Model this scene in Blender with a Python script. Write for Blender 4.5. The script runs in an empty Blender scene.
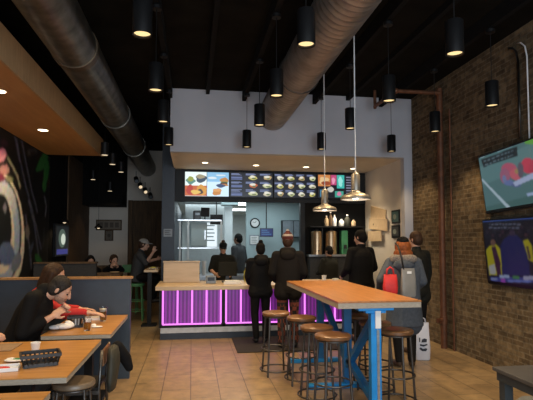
import bpy, bmesh, math, random
from mathutils import Vector, Matrix
random.seed(7)
C = bpy.context.scene.collection
PI = math.pi
V = Vector
def R(d): return math.radians(d)

# ------------------------------------------------------------------ camera
FPX, PCX, PCY, HC = 490.0, 266.5, 215.0, 1.6
PITCH = math.atan(27/490.0); YAW = math.atan(74.5*math.cos(PITCH)/490.0)
cam_d = bpy.data.cameras.new('camera'); cam = bpy.data.objects.new('camera', cam_d); C.objects.link(cam)
cam_d.sensor_width = 36.0; cam_d.lens = FPX/533.0*36.0
cam_d.shift_y = (PCY-200.0)/533.0
cam_d.clip_start = 0.05; cam_d.clip_end = 100
cam.location = (0, 0, HC); cam.rotation_euler = (PI/2+PITCH, 0, -YAW)
bpy.context.scene.camera = cam

def at(x, y, X=None, Y=None, Z=None):
    """point of a known plane (wall, floor, table top) that the survey pixel x, y lies on"""
    sy, cy, sp, cp = math.sin(YAW), math.cos(YAW), math.sin(PITCH), math.cos(PITCH)
    a = (x-PCX)/FPX; b = (PCY-y)/FPX
    d = (sy*cp+a*cy-b*sy*sp, cy*cp-a*sy-b*cy*sp, sp+b*cp)
    t = X/d[0] if X is not None else Y/d[1] if Y is not None else (Z-HC)/d[2]
    return V((d[0]*t, d[1]*t, HC+d[2]*t))

# --------------------------------------------------------------- materials
def nt(name):
    m = bpy.data.materials.new(name); m.use_nodes = True
    n = m.node_tree.nodes; l = m.node_tree.links
    return m, n, l, n['Principled BSDF']
def setin(b, k, v):
    if k in b.inputs: b.inputs[k].default_value = v
def c4(c): return (c[0], c[1], c[2], 1)
def srgb(r, g, b):
    f = lambda u: u/12.92 if u <= .04045 else ((u+.055)/1.055)**2.4
    return (f(r/255), f(g/255), f(b/255))
def mat(name, col, rough=.6, metal=0, var=.15, scale=12, bump=0, spec=.5, stretch=None, trans=0, alpha=1, bscale=None):
    m, n, l, b = nt(name)
    setin(b, 'Roughness', rough); setin(b, 'Metallic', metal); setin(b, 'Specular IOR Level', spec)
    tc = n.new('ShaderNodeTexCoord'); mp = n.new('ShaderNodeMapping')
    l.new(tc.outputs['Object'], mp.inputs[0])
    if stretch: mp.inputs['Scale'].default_value = stretch
    nz = n.new('ShaderNodeTexNoise'); nz.inputs['Scale'].default_value = scale; nz.inputs['Detail'].default_value = 4
    l.new(mp.outputs[0], nz.inputs['Vector'])
    rp = n.new('ShaderNodeValToRGB')
    rp.color_ramp.elements[0].position = .3; rp.color_ramp.elements[1].position = .7
    rp.color_ramp.elements[0].color = c4([max(0, x*(1-var)) for x in col]); rp.color_ramp.elements[1].color = c4([x*(1+var) for x in col])
    l.new(nz.outputs['Fac'], rp.inputs[0]); l.new(rp.outputs[0], b.inputs['Base Color'])
    if bump:
        bp = n.new('ShaderNodeBump'); bp.inputs['Strength'].default_value = bump; bp.inputs['Distance'].default_value = .01
        if bscale:
            nb = n.new('ShaderNodeTexNoise'); nb.inputs['Scale'].default_value = bscale; l.new(mp.outputs[0], nb.inputs['Vector']); l.new(nb.outputs['Fac'], bp.inputs['Height'])
        else: l.new(nz.outputs['Fac'], bp.inputs['Height'])
        l.new(bp.outputs[0], b.inputs['Normal'])
    if trans: setin(b, 'Transmission Weight', trans); setin(b, 'IOR', 1.45)
    return m
def wood(name, c1, c2, rough=.4, axis=1, scale=3, spec=.5):
    m, n, l, b = nt(name)
    setin(b, 'Roughness', rough); setin(b, 'Specular IOR Level', spec)
    tc = n.new('ShaderNodeTexCoord'); mp = n.new('ShaderNodeMapping'); l.new(tc.outputs['Object'], mp.inputs[0])
    s = [8, 8, 8]; s[axis] = .9; mp.inputs['Scale'].default_value = s
    nz = n.new('ShaderNodeTexNoise'); nz.inputs['Scale'].default_value = scale; nz.inputs['Detail'].default_value = 6; nz.inputs['Distortion'].default_value = .6
    l.new(mp.outputs[0], nz.inputs['Vector'])
    rp = n.new('ShaderNodeValToRGB'); rp.color_ramp.elements[0].position = .32; rp.color_ramp.elements[1].position = .68
    rp.color_ramp.elements[0].color = c4(c1); rp.color_ramp.elements[1].color = c4(c2)
    l.new(nz.outputs['Fac'], rp.inputs[0]); l.new(rp.outputs[0], b.inputs['Base Color'])
    bp = n.new('ShaderNodeBump'); bp.inputs['Strength'].default_value = .08; bp.inputs['Distance'].default_value = .004
    l.new(nz.outputs['Fac'], bp.inputs['Height']); l.new(bp.outputs[0], b.inputs['Normal'])
    return m
def emis(name, col, strength=1.0):
    m, n, l, b = nt(name)
    setin(b, 'Base Color', c4([x*.2 for x in col])); setin(b, 'Roughness', .3)
    setin(b, 'Emission Color', c4(col)); setin(b, 'Emission Strength', strength)
    return m
def brickmat(name, uax, vax, bw, rh, mortar, c1, c2, cm, rough=.8, bump=.6, offset=.5, dirt=.5, spec=.3, dscale=1.3, msm=.15, dlo=.35):
    m, n, l, b = nt(name)
    setin(b, 'Roughness', rough); setin(b, 'Specular IOR Level', spec)
    g = n.new('ShaderNodeNewGeometry'); sp = n.new('ShaderNodeSeparateXYZ'); cb = n.new('ShaderNodeCombineXYZ')
    l.new(g.outputs['Position'], sp.inputs[0]); l.new(sp.outputs[uax], cb.inputs[0]); l.new(sp.outputs[vax], cb.inputs[1])
    nw = n.new('ShaderNodeTexNoise'); nw.inputs['Scale'].default_value = 9; l.new(g.outputs['Position'], nw.inputs['Vector'])
    vm = n.new('ShaderNodeVectorMath'); vm.operation = 'MULTIPLY_ADD'; vm.inputs[1].default_value = (.012*bump,)*3
    l.new(nw.outputs['Color'], vm.inputs[0]); l.new(cb.outputs[0], vm.inputs[2])
    bt = n.new('ShaderNodeTexBrick'); bt.offset = offset
    for k, v in (('Scale', 1), ('Brick Width', bw), ('Row Height', rh), ('Mortar Size', mortar), ('Mortar Smooth', msm), ('Bias', 0)): bt.inputs[k].default_value = v
    bt.inputs['Color1'].default_value = c4(c1); bt.inputs['Color2'].default_value = c4(c2); bt.inputs['Mortar'].default_value = c4(cm)
    l.new(vm.outputs[0], bt.inputs['Vector'])
    nz = n.new('ShaderNodeTexNoise'); nz.inputs['Scale'].default_value = dscale; nz.inputs['Detail'].default_value = 6; nz.inputs['Roughness'].default_value = .65
    l.new(g.outputs['Position'], nz.inputs['Vector'])
    rp = n.new('ShaderNodeValToRGB'); rp.color_ramp.elements[0].position = .35; rp.color_ramp.elements[1].position = .65
    rp.color_ramp.elements[0].color = (dlo,)*3+(1,); rp.color_ramp.elements[1].color = (1.15, 1.1, 1, 1)
    l.new(nz.outputs['Fac'], rp.inputs[0])
    mx = n.new('ShaderNodeMixRGB'); mx.blend_type = 'MULTIPLY'; mx.inputs[0].default_value = dirt
    l.new(bt.outputs['Color'], mx.inputs[1]); l.new(rp.outputs[0], mx.inputs[2]); l.new(mx.outputs[0], b.inputs['Base Color'])
    bp = n.new('ShaderNodeBump'); bp.inputs['Strength'].default_value = bump; bp.inputs['Distance'].default_value = .012; bp.invert = True
    l.new(bt.outputs['Fac'], bp.inputs['Height']); l.new(bp.outputs[0], b.inputs['Normal'])
    return m

M = {}
M['floor'] = brickmat('floor_tile', 1, 0, .61, .305, .005, (.315, .225, .125), (.25, .175, .098), (.085, .062, .042), rough=.36, bump=.15, dirt=.75, spec=.45, dscale=7, dlo=.6)
M['brick'] = brickmat('brick', 1, 2, .20, .062, .008, (.215, .165, .105), (.105, .078, .050), (.20, .17, .125), rough=.95, bump=1, dirt=.85, dscale=11, dlo=.45, spec=.1)
M['black'] = mat('black_paint', (.006, .006, .0065), .5, spec=.3)
M['blackmatte'] = mat('black_matte', (.006, .006, .006), .9, spec=.15)
M['ceil'] = mat('ceiling_dark', (.0095, .0088, .0070), .95, spec=.05, scale=3, var=.3)
M['white'] = mat('white_paint', (.50, .51, .55), .7, var=.04, scale=2)
M['beige'] = mat('beige_paint', (.66, .60, .52), .7, var=.04, scale=2)
M['soffit'] = mat('soffit_paint', (.62, .55, .45), .7, var=.05, scale=2)
M['navy'] = mat('navy_panel', (.012, .020, .035), .45)
M['kit'] = mat('kitchen_wall', (.36, .46, .48), .5, var=.06, scale=2)
M['kitw'] = mat('kitchen_white', (.7, .75, .76), .5, var=.04)
M['steel'] = mat('stainless', (.55, .56, .57), .28, .95, var=.12, scale=3, stretch=(1, 1, 14))
M['galv'] = mat('galvanised', (.20, .19, .165), .36, .9, var=.4, scale=7)
M['galv2'] = mat('galvanised_spiral', (.30, .285, .27), .5, .8, var=.25, scale=5)
M['copper'] = mat('copper_pipe', (.17, .07, .035), .5, .4, var=.3)
M['warmrefl'] = mat('duct_band', (.16, .12, .08), .4, .8)  # warm reflection on one duct collar, put into its metal colour
M['oldpipe'] = mat('iron_riser', (.13, .050, .022), .6, .3, var=.3)
M['tabletop'] = wood('table_wood', (.36, .17, .045), (.50, .255, .075), .33, axis=0)
M['hightop'] = wood('high_table_wood', (.29, .115, .030), (.42, .18, .052), .30, axis=1)
M['tedge'] = mat('table_edge', (.34, .30, .24), .6, var=.2, scale=30, stretch=(1, 1, 6))
M['bulk'] = wood('bulkhead_wood', (.46, .225, .070), (.54, .275, .09), .5, axis=1, scale=1.2)
M['bulkf'] = wood('bulkhead_face', (.36, .24, .12), (.46, .31, .16), .6, axis=2, scale=4)
M['bench'] = wood('bench_wood', (.30, .15, .045), (.40, .21, .07), .4, axis=1)
M['ctop'] = wood('counter_wood', (.50, .37, .23), (.60, .46, .30), .4, axis=0, scale=2)
M['slat'] = wood('reclaimed_wood', (.06, .035, .018), (.13, .075, .035), .8, axis=2, scale=3)
M['partition'] = mat('slate_partition', (.028, .044, .064), .45, var=.1)
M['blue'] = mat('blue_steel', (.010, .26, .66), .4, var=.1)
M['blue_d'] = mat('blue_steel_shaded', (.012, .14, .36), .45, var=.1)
M['seat'] = wood('stool_seat', (.11, .052, .022), (.21, .10, .042), .32, axis=0, scale=1.5)
M['lowseat'] = mat('low_stool_seat', (.16, .12, .08), .35, var=.2)
M['iron'] = mat('dark_steel', (.10, .095, .09), .38, .85, var=.2)
M['green'] = mat('green_steel', (.10, .30, .12), .45)
M['grey'] = mat('grey_table', (.085, .080, .075), .45, var=.12)
M['greyleg'] = mat('grey_leg', (.035, .045, .05), .45)
M['cord'] = mat('white_cord', (.65, .65, .65), .6)
M['alu'] = mat('brushed_dome', (.36, .33, .28), .48, .85, var=.1)
M['domein'] = mat('dome_inside', (.8, .75, .68), .5)
M['lens'] = emis('lamp_lens', (1, .72, .34), 1.25)
M['lensdim'] = emis('lamp_lens_far', (1, .78, .5), .8)
M['bulb'] = emis('bulb', (1, .88, .68), 12)
M['down'] = emis('downlight', (1, .80, .5), 9)
M['kpanel'] = emis('kitchen_panel', (.85, .97, 1), 5)
M['paper'] = mat('white_paper', (.75, .75, .74), .8, var=.05)
M['plasticblack'] = mat('black_plastic', (.012, .012, .012), .4)
M['glass'] = mat('glass_clear', (.9, .92, .93), .05, var=0, trans=1)
M['beer'] = mat('beer', (.55, .22, .03), .1, var=.05, trans=.55)
M['foam'] = mat('beer_foam', (.75, .70, .58), .9)
M['mat'] = mat('floor_mat', (.014, .012, .011), .9, bump=.3, scale=80)
M['wbag'] = mat('white_bag', (.66, .66, .70), .55, var=.06, scale=8, bump=.3)
M['red'] = mat('red_cloth', (.55, .018, .018), .6)
M['tote'] = mat('grey_tote', (.22, .215, .20), .5, var=.1)
M['skin'] = mat('skin', (.52, .30, .21), .55, var=.08)
M['skin2'] = mat('skin_dark', (.30, .16, .10), .55, var=.08)
M['stubble'] = mat('stubble_skin', (.30, .175, .125), .7, var=.25, scale=90)
M['lip'] = mat('lip', (.30, .09, .08), .5)
M['eye'] = mat('eye_dark', (.02, .015, .012), .2)
M['hairblack'] = mat('hair_black', (.006, .005, .0045), .75, var=.3, scale=40, bump=.4, spec=.15)
M['hairbrown'] = mat('hair_brown', (.045, .024, .014), .55, var=.3, scale=40, bump=.4, spec=.15)
M['hairgrey'] = mat('hair_greying', (.026, .022, .020), .6, var=.5, scale=60, bump=.4, spec=.15)
M['hairred'] = mat('hair_auburn', (.22, .065, .018), .5, var=.35, scale=40, bump=.4, spec=.15)
M['clblack'] = mat('cloth_black', (.0042, .0042, .0048), .85, scale=30, bump=.15, spec=.2)
M['clbrown'] = mat('cloth_dark_brown', (.009, .0075, .0065), .85, scale=30, bump=.15, spec=.2)
M['clgreen'] = mat('cloth_dark_green', (.012, .0125, .010), .85, scale=30, bump=.15, spec=.2)
M['clgrey'] = mat('cloth_grey_wool', (.070, .082, .100), .9, scale=30, bump=.2, spec=.2)
M['clgreyd'] = mat('cloth_grey_dark', (.045, .047, .05), .9, scale=30, bump=.2, spec=.2)
M['cltan'] = mat('cloth_tan', (.25, .17, .11), .9, scale=30, bump=.2)
M['clred'] = mat('cloth_red', (.42, .012, .014), .8, scale=30)
M['jean'] = mat('cloth_navy', (.014, .017, .026), .85, scale=30)
M['boot'] = mat('boot_brown', (.05, .028, .016), .5)
M['shoe'] = mat('shoe_black', (.012, .012, .012), .5)
M['fur'] = mat('fur_trim', (.20, .175, .15), .95, scale=60, bump=.8, var=.4)
M['capgrey'] = mat('cap_grey', (.30, .29, .27), .8)
M['olive'] = mat('olive_jacket', (.026, .026, .018), .7, var=.2, bump=.2)
M['bezel'] = mat('screen_bezel', (.006, .006, .007), .3)
M['gplastic'] = mat('grey_plastic', (.20, .23, .26), .4)
M['gbottle'] = mat('green_bottle', (.05, .22, .10), .3)
M['ybottle'] = mat('yellow_bottle', (.45, .42, .10), .35)
M['kick'] = mat('kick_strip', (.42, .46, .52), .4)
M['card'] = mat('cardboard', (.52, .38, .23), .8, var=.08)
M['ledv'] = emis('led_tube', (.93, .24, .95), 1.25)
# purple panel: dark acrylic glowing softly
def ledpanel():
    m, n, l, b = nt('purple_acrylic')
    g = n.new('ShaderNodeNewGeometry'); sp = n.new('ShaderNodeSeparateXYZ'); l.new(g.outputs['Position'], sp.inputs[0])
    w = n.new('ShaderNodeMath'); w.operation = 'MULTIPLY'; w.inputs[1].default_value = 2*PI/.062; l.new(sp.outputs[0], w.inputs[0])
    s = n.new('ShaderNodeMath'); s.operation = 'SINE'; l.new(w.outputs[0], s.inputs[0])
    rp = n.new('ShaderNodeValToRGB'); rp.color_ramp.elements[0].color = (.095, .010, .14, 1); rp.color_ramp.elements[1].color = (.24, .026, .33, 1)
    mr = n.new('ShaderNodeMapRange'); mr.inputs[1].default_value = -1; l.new(s.outputs[0], mr.inputs[0]); l.new(mr.outputs[0], rp.inputs[0])
    l.new(rp.outputs[0], b.inputs['Base Color']); setin(b, 'Roughness', .35)
    bp = n.new('ShaderNodeBump'); bp.inputs['Strength'].default_value = .5; l.new(s.outputs[0], bp.inputs['Height']); l.new(bp.outputs[0], b.inputs['Normal'])
    l.new(rp.outputs[0], b.inputs['Emission Color']); setin(b, 'Emission Strength', .42)
    return m
M['ledp'] = ledpanel()
def plaid():
    m, n, l, b = nt('plaid_cloth')
    tc = n.new('ShaderNodeTexCoord'); ck = n.new('ShaderNodeTexChecker'); ck.inputs['Scale'].default_value = 16
    ck.inputs['Color1'].default_value = (.16, .040, .025, 1); ck.inputs['Color2'].default_value = (.012, .009, .008, 1)
    l.new(tc.outputs['Object'], ck.inputs['Vector']); l.new(ck.outputs['Color'], b.inputs['Base Color']); setin(b, 'Roughness', .9)
    return m
M['plaid'] = plaid()
def stripes():
    m, n, l, b = nt('striped_knit')
    tc = n.new('ShaderNodeTexCoord'); sp = n.new('ShaderNodeSeparateXYZ'); l.new(tc.outputs['Object'], sp.inputs[0])
    w = n.new('ShaderNodeMath'); w.operation = 'MULTIPLY'; w.inputs[1].default_value = 2*PI/.085; l.new(sp.outputs[2], w.inputs[0])
    s = n.new('ShaderNodeMath'); s.operation = 'SINE'; l.new(w.outputs[0], s.inputs[0])
    rp = n.new('ShaderNodeValToRGB'); rp.color_ramp.interpolation = 'CONSTANT'
    rp.color_ramp.elements[0].color = (.085, .016, .014, 1); rp.color_ramp.elements[1].position = .35; rp.color_ramp.elements[1].color = (.42, .38, .35, 1)
    l.new(s.outputs[0], rp.inputs[0]); l.new(rp.outputs[0], b.inputs['Base Color']); setin(b, 'Roughness', .95)
    return m
M['knit'] = stripes()
_fl = {}
def flat(r, g, b, e=0):
    """plain paint (e=0) or a glowing screen colour, from 8-bit values"""
    k = (r, g, b, e)
    if k not in _fl:
        c = srgb(r, g, b)
        _fl[k] = emis('screen_%d_%d_%d' % (r, g, b), c, e) if e else mat('paint_%d_%d_%d' % (r, g, b), c, .6, var=.12, scale=6)
    return _fl[k]

# ------------------------------------------------------------ mesh building
class MB:
    def __init__(s): s.v = []; s.f = []; s.mi = []; s.mats = []
    def m(s, mt):
        if mt not in s.mats: s.mats.append(mt)
        return s.mats.index(mt)
    def add(s, vs, fs, mt):
        o = len(s.v); s.v += [V(p) for p in vs]; i = s.m(mt)
        for f in fs: s.f.append([o+k for k in f]); s.mi.append(i)
        return s
    def box(s, c, d, mt, rot=None):
        x, y, z = d[0]/2, d[1]/2, d[2]/2; c = V(c)
        vs = [V((a*x, b*y, e*z)) for e in (-1, 1) for b in (-1, 1) for a in (-1, 1)]
        if rot is not None: vs = [rot @ p for p in vs]
        return s.add([p+c for p in vs], [(0, 2, 3, 1), (4, 5, 7, 6), (0, 1, 5, 4), (2, 6, 7, 3), (0, 4, 6, 2), (1, 3, 7, 5)], mt)
    def bx(s, x0, x1, y0, y1, z0, z1, mt):
        return s.box(((x0+x1)/2, (y0+y1)/2, (z0+z1)/2), (abs(x1-x0), abs(y1-y0), abs(z1-z0)), mt)
    def bar(s, a, b, w, h, mt, upv=(0, 0, 1)):
        a, b = V(a), V(b); d = (b-a); L = d.length; d.normalize(); u = V(upv)
        if abs(d.dot(u)) > .98: u = V((0, 1, 0))
        r = d.cross(u).normalized(); u = r.cross(d)
        return s.box((a+b)/2, (w, L, h), mt, Matrix((r, d, u)).transposed())
    def rings(s, rs, mt, close=True, caps=True):
        n = len(rs[0]); vs = [p for r in rs for p in r]; fs = []
        for i in range(len(rs)-1):
            for k in range(n if close else n-1): fs.append((i*n+k, i*n+(k+1) % n, (i+1)*n+(k+1) % n, (i+1)*n+k))
        if caps: fs.append(tuple(range(n-1, -1, -1))); fs.append(tuple((len(rs)-1)*n+k for k in range(n)))
        return s.add(vs, fs, mt)
    def cyl(s, a, b, r0, r1, mt, n=16, caps=True):
        a, b = V(a), V(b); d = (b-a).normalized(); u = d.orthogonal().normalized(); w = d.cross(u)
        ring = lambda c, r: [c+(u*math.cos(2*PI*k/n)+w*math.sin(2*PI*k/n))*r for k in range(n)]
        return s.rings([ring(a, r0), ring(b, r1)], mt, caps=caps)
    def lathe(s, c, prof, mt, n=24, caps=True):
        c = V(c)
        return s.rings([[c+V((r*math.cos(2*PI*k/n), r*math.sin(2*PI*k/n), z)) for k in range(n)] for r, z in prof], mt, caps=caps)
    def tube(s, pts, r, mt, n=8):
        pts = [V(p) for p in pts]; rs = []; u = None
        for i, p in enumerate(pts):
            d = (pts[min(i+1, len(pts)-1)]-pts[max(i-1, 0)]).normalized()
            u = d.orthogonal().normalized() if u is None else (u-d*u.dot(d)).normalized()
            w = d.cross(u); rs.append([p+(u*math.cos(2*PI*k/n)+w*math.sin(2*PI*k/n))*r for k in range(n)])
        return s.rings(rs, mt)
    def torus(s, c, R0, r, mt, n=28, k=8, ax=None):
        c = V(c); vs = []; fs = []
        for i in range(n):
            t = 2*PI*i/n
            for j in range(k):
                q = 2*PI*j/k; p = V(((R0+r*math.cos(q))*math.cos(t), (R0+r*math.cos(q))*math.sin(t), r*math.sin(q)))
                if ax is not None: p = ax @ p
                vs.append(c+p); fs.append((i*k+j, ((i+1) % n)*k+j, ((i+1) % n)*k+(j+1) % k, i*k+(j+1) % k))
        return s.add(vs, fs, mt)
    def ell(s, c, r, mt, rot=None, nu=14, nv=9):
        c = V(c); vs = [V((0, 0, r[2]))]; fs = []
        for i in range(1, nv):
            t = PI*i/nv
            for k in range(nu): vs.append(V((r[0]*math.sin(t)*math.cos(2*PI*k/nu), r[1]*math.sin(t)*math.sin(2*PI*k/nu), r[2]*math.cos(t))))
        vs.append(V((0, 0, -r[2]))); e = len(vs)-1
        for k in range(nu):
            fs.append((0, 1+k, 1+(k+1) % nu)); fs.append((e, 1+(nv-2)*nu+(k+1) % nu, 1+(nv-2)*nu+k))
            for i in range(nv-2): fs.append((1+i*nu+k, 1+(i+1)*nu+k, 1+(i+1)*nu+(k+1) % nu, 1+i*nu+(k+1) % nu))
        if rot is not None: vs = [rot @ p for p in vs]
        return s.add([p+c for p in vs], fs, mt)
    def caps(s, a, b, ra, rb, mt, n=12):
        """tapered limb with rounded ends"""
        a, b = V(a), V(b); d = b-a
        if d.length < 1e-5: return s.ell(a, (ra,)*3, mt)
        d.normalize(); u = d.orthogonal().normalized(); w = d.cross(u); rs = []
        for c, r, ph in [(a, ra, -80), (a, ra, -50), (a, ra, -22), (a, ra, 0), (b, rb, 0), (b, rb, 22), (b, rb, 50), (b, rb, 80)]:
            cc = c+d*(r*math.sin(R(ph))); rr = r*math.cos(R(ph))
            rs.append([cc+(u*math.cos(2*PI*k/n)+w*math.sin(2*PI*k/n))*rr for k in range(n)])
        return s.rings(rs, mt)
    def poly(s, pts, mt): return s.add(pts, [tuple(range(len(pts)))], mt)
    def build(s, name, parent=None, bevel=0, smooth=False, loc=None):
        me = bpy.data.meshes.new(name); me.from_pydata([tuple(p) for p in s.v], [], s.f)
        for mt in s.mats: me.materials.append(mt)
        me.polygons.foreach_set('material_index', s.mi)
        bm = bmesh.new(); bm.from_mesh(me)
        if not getattr(s, 'keepn', False): bmesh.ops.recalc_face_normals(bm, faces=bm.faces)
        bm.to_mesh(me); bm.free()
        if smooth:
            me.polygons.foreach_set('use_smooth', [True]*len(me.polygons))
            if smooth is not True:
                try: me.set_sharp_from_angle(angle=R(smooth))
                except Exception: pass
        o = bpy.data.objects.new(name, me); C.objects.link(o)
        if parent is not None: o.parent = parent
        if loc is not None: o.location = loc
        if bevel:
            b = o.modifiers.new('bevel', 'BEVEL'); b.width = bevel; b.segments = 2; b.limit_method = 'ANGLE'; b.angle_limit = R(40)
        return o

def tag(o, label=None, cat=None, group=None, kind=None):
    if label: o['label'] = label
    if cat: o['category'] = cat
    if group: o['group'] = group
    if kind: o['kind'] = kind
    return o
def thing(name, label, cat, loc=(0, 0, 0), rz=0, group=None):
    o = bpy.data.objects.new(name, None); C.objects.link(o); o.location = loc; o.rotation_euler = (0, 0, rz)
    return tag(o, label, cat, group)
def struct(o, label=None): o['kind'] = 'structure'; return tag(o, label)
KIDS = {}
def dup(root, loc, rz=None, label=None, group=None):
    def cp(o, par):
        c = o.copy(); C.objects.link(c)
        if par is not None: c.parent = par
        for k in [x for x in C.objects if x.parent is o]: cp(k, c)
        return c
    r = cp(root, None); r.location = loc
    if rz is not None: r.rotation_euler = (0, 0, rz)
    if label: r['label'] = label
    if group: r['group'] = group
    return r

_pm = {}
def paintmat(e):
    """paint (e=0) or glowing display whose colours are stored on the surface"""
    if e not in _pm:
        m, n, l, b = nt('painted_surface' if not e else 'display_surface'); a = n.new('ShaderNodeAttribute'); a.attribute_name = 'Col'
        setin(b, 'Roughness', .6 if not e else .3)
        if e: setin(b, 'Base Color', (.01, .01, .01, 1)); l.new(a.outputs['Color'], b.inputs['Emission Color']); setin(b, 'Emission Strength', e)
        else: l.new(a.outputs['Color'], b.inputs['Base Color'])
        _pm[e] = m
    return _pm[e]
def rgb(r, g, b, e=1): return tuple(c*e for c in srgb(r, g, b))
class Canvas:
    """a fine grid of coloured points laid on a flat surface: u across, v up"""
    def __init__(s, u0, u1, v0, v1, nu, nv, bg):
        s.u0, s.u1, s.v0, s.v1, s.nu, s.nv = u0, u1, v0, v1, nu, nv
        s.px = [[bg]*nu for _ in range(nv)]
    def poly(s, pts, col):
        us = [p[0] for p in pts]; vs = [p[1] for p in pts]; du = (s.u1-s.u0)/(s.nu-1); dv = (s.v1-s.v0)/(s.nv-1)
        for j in range(max(0, math.ceil((min(vs)-s.v0)/dv)), min(s.nv-1, math.floor((max(vs)-s.v0)/dv))+1):
            v = s.v0+j*dv; xs = []
            for k in range(len(pts)):
                (a, b), (c, d) = pts[k], pts[(k+1) % len(pts)]
                if (b > v) != (d > v): xs.append(a+(v-b)*(c-a)/(d-b))
            xs.sort()
            for k in range(0, len(xs)-1, 2):
                for i in range(max(0, math.ceil((xs[k]-s.u0)/du)), min(s.nu-1, math.floor((xs[k+1]-s.u0)/du))+1): s.px[j][i] = col
    def blur(s, n=1):
        for _ in range(n):
            P = s.px; N = []
            for j in range(s.nv):
                row = []
                for i in range(s.nu):
                    q = (P[j][i], P[j][i], P[j][max(0, i-1)], P[j][min(s.nu-1, i+1)], P[max(0, j-1)][i], P[min(s.nv-1, j+1)][i])
                    row.append(tuple(sum(c[k] for c in q)/6 for k in range(3)))
                N.append(row)
            s.px = N
    def grain(s, a):
        s.px = [[tuple(c*(1+random.uniform(-a, a)) for c in p) for p in r] for r in s.px]
    def build(s, name, parent, pos, e=0):
        me = bpy.data.meshes.new(name); vs = []; col = []
        for j in range(s.nv):
            for i in range(s.nu):
                vs.append(tuple(pos(s.u0+(s.u1-s.u0)*i/(s.nu-1), s.v0+(s.v1-s.v0)*j/(s.nv-1)))); col += [*s.px[j][i], 1]
        me.from_pydata(vs, [], [(j*s.nu+i, j*s.nu+i+1, (j+1)*s.nu+i+1, (j+1)*s.nu+i) for j in range(s.nv-1) for i in range(s.nu-1)])
        a = me.color_attributes.new('Col', 'FLOAT_COLOR', 'POINT'); a.data.foreach_set('color', col); me.materials.append(paintmat(e))
        o = bpy.data.objects.new(name, me); C.objects.link(o)
        if parent is not None: o.parent = parent
        return o

# ------------------------------------------------------------- room shell
XL, XR, ZC = -2.8, 3.85, 4.15
YW, YM = 8.15, 10.12      # white upper wall / menu wall
YB = 13.9                 # back wall of the left hall
ZS = 3.09                 # soffit over the counter
struct(MB().bx(XL-.1, XR+.1, -2, 20, -.1, 0, M['floor']).build('floor'), 'beige rectangular floor tiles')
struct(MB().bx(XL-.1, XR+.1, -2, 20, ZC, ZC+.1, M['ceil']).build('ceiling'), 'near black exposed ceiling')
struct(MB().bx(XR, XR+.15, -2, 8.14, 0, ZC, M['brick']).build('wall_right'), 'old brown brick wall')
struct(MB().bx(XL-.15, XL, -2, YB, 0, ZC, M['blackmatte']).build('wall_left'), 'dark painted wall with a mural')
struct(MB().bx(-.37, XR+.15, YW, YW+.15, ZS, ZC-.001, M['white']).bx(3.70, XR+.15, YW, YW+.15, 0, ZS, M['white']).build('wall_header'), 'pale upper wall above the counter')
struct(MB().bx(-.37, 3.70, YW+.15, YM, ZS, ZS+.1, M['soffit']).build('ceiling_soffit'), 'beige soffit above the counter')
struct(MB().bx(3.70, 3.80, YW+.15, YM+.1, 0, ZS, M['beige']).build('wall_recess'), 'beige side wall of the counter recess')
struct(MB().bx(-.37, 3.70, YM, YM+.12, 2.43, ZS, M['black']).build('wall_menu'), 'black fascia carrying the menu screens')
struct(MB().bx(-.60, -.35, 9.95, 10.24, 0, ZC, M['navy']).build('pillar'), 'dark navy pillar at the end of the serving area')
struct(MB().bx(2.26, 2.36, YM, YM+.12, 0, 2.43, M['black']).build('pillar_inner'), 'black post in the kitchen opening')
struct(MB().bx(2.36, 3.70, YM+.02, YM+.12, 0, 2.43, M['blackmatte']).build('wall_drinks'), 'dark wall behind the drink dispensers')
# left hall
wb = MB().bx(XL, -1.62, YB, YB+.15, 0, ZC, M['beige']).bx(-1.62, -.60, YB, YB+.15, 2.75, ZC, M['beige'])
struct(wb.build('wall_back'), 'off white back wall of the side hall')
struct(MB().bx(-1.62, -.75, YB+.03, YB+.15, 0, 2.75, M['slat']).build('door_1'), 'dark brown doorway at the end of the hall')
struct(MB().bx(-1.74, -1.62, YB-.06, YB, 0, 2.75, M['slat']).build('trim_1'), 'dark door casing')
struct(MB().bx(XL, -1.78, YB-.9, YB-.02, 2.55, ZC, M['blackmatte']).build('ceiling_drop'), 'black dropped box under the ceiling')
struct(MB().bx(XL, XL+.03, 11.6, YB, 0, 3.6, M['slat']).build('wall_panelling'), 'reclaimed brown wood panelling')
struct(MB().bx(-.60, -.37, 10.24, 20, 0, ZC, M['navy']).build('wall_kitchen_left'), 'dark side wall of the kitchen')
# kitchen
struct(MB().bx(1.38, 3.70, 12.6, 12.7, 0, 2.7, M['kit']).build('wall_kitchen_back'), 'pale blue grey kitchen wall')
struct(MB().bx(-.37, 3.70, 19, 19.1, 0, 2.7, M['kitw']).build('wall_kitchen_far'), 'white far kitchen wall')
struct(MB().bx(-.37, 3.70, YM+.12, 19.1, 2.66, 2.76, M['kitw']).build('ceiling_kitchen'), 'white kitchen ceiling')
struct(MB().bx(3.70, 3.8, YM+.12, 19.1, 0, 2.7, M['kit']).build('wall_kitchen_right'))
struct(MB().bx(.78, .98, 12.0, 12.2, 0, 2.66, M['kitw']).build('pillar_kitchen'), 'white post in the kitchen')
# bulkhead
bk = MB()
bk.bx(XL, -1.77, -1.5, 9.95, 3.29, 3.30, M['bulk']); bk.bx(XL, -1.77, -1.5, 9.95, 3.30, 3.60, M['bulkf'])
bk.bx(-1.775, -1.75, -1.5, 9.96, 3.275, 3.615, M['bulkf'])
struct(bk.build('ceiling_bulkhead'), 'wood clad bulkhead along the left wall')
# joists over the lamp rows
rows_x = (-.37, .85, 2.07, 3.27)
for x in (-.37, .24, .85, 1.46, 2.07, 2.67, 3.27):
    struct(MB().bx(x-.03, x+.03, -1.5, YW-.01, ZC-(.17 if x in rows_x else .08), ZC-.002, M['blackmatte']).build('ceiling_beam'))

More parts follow.
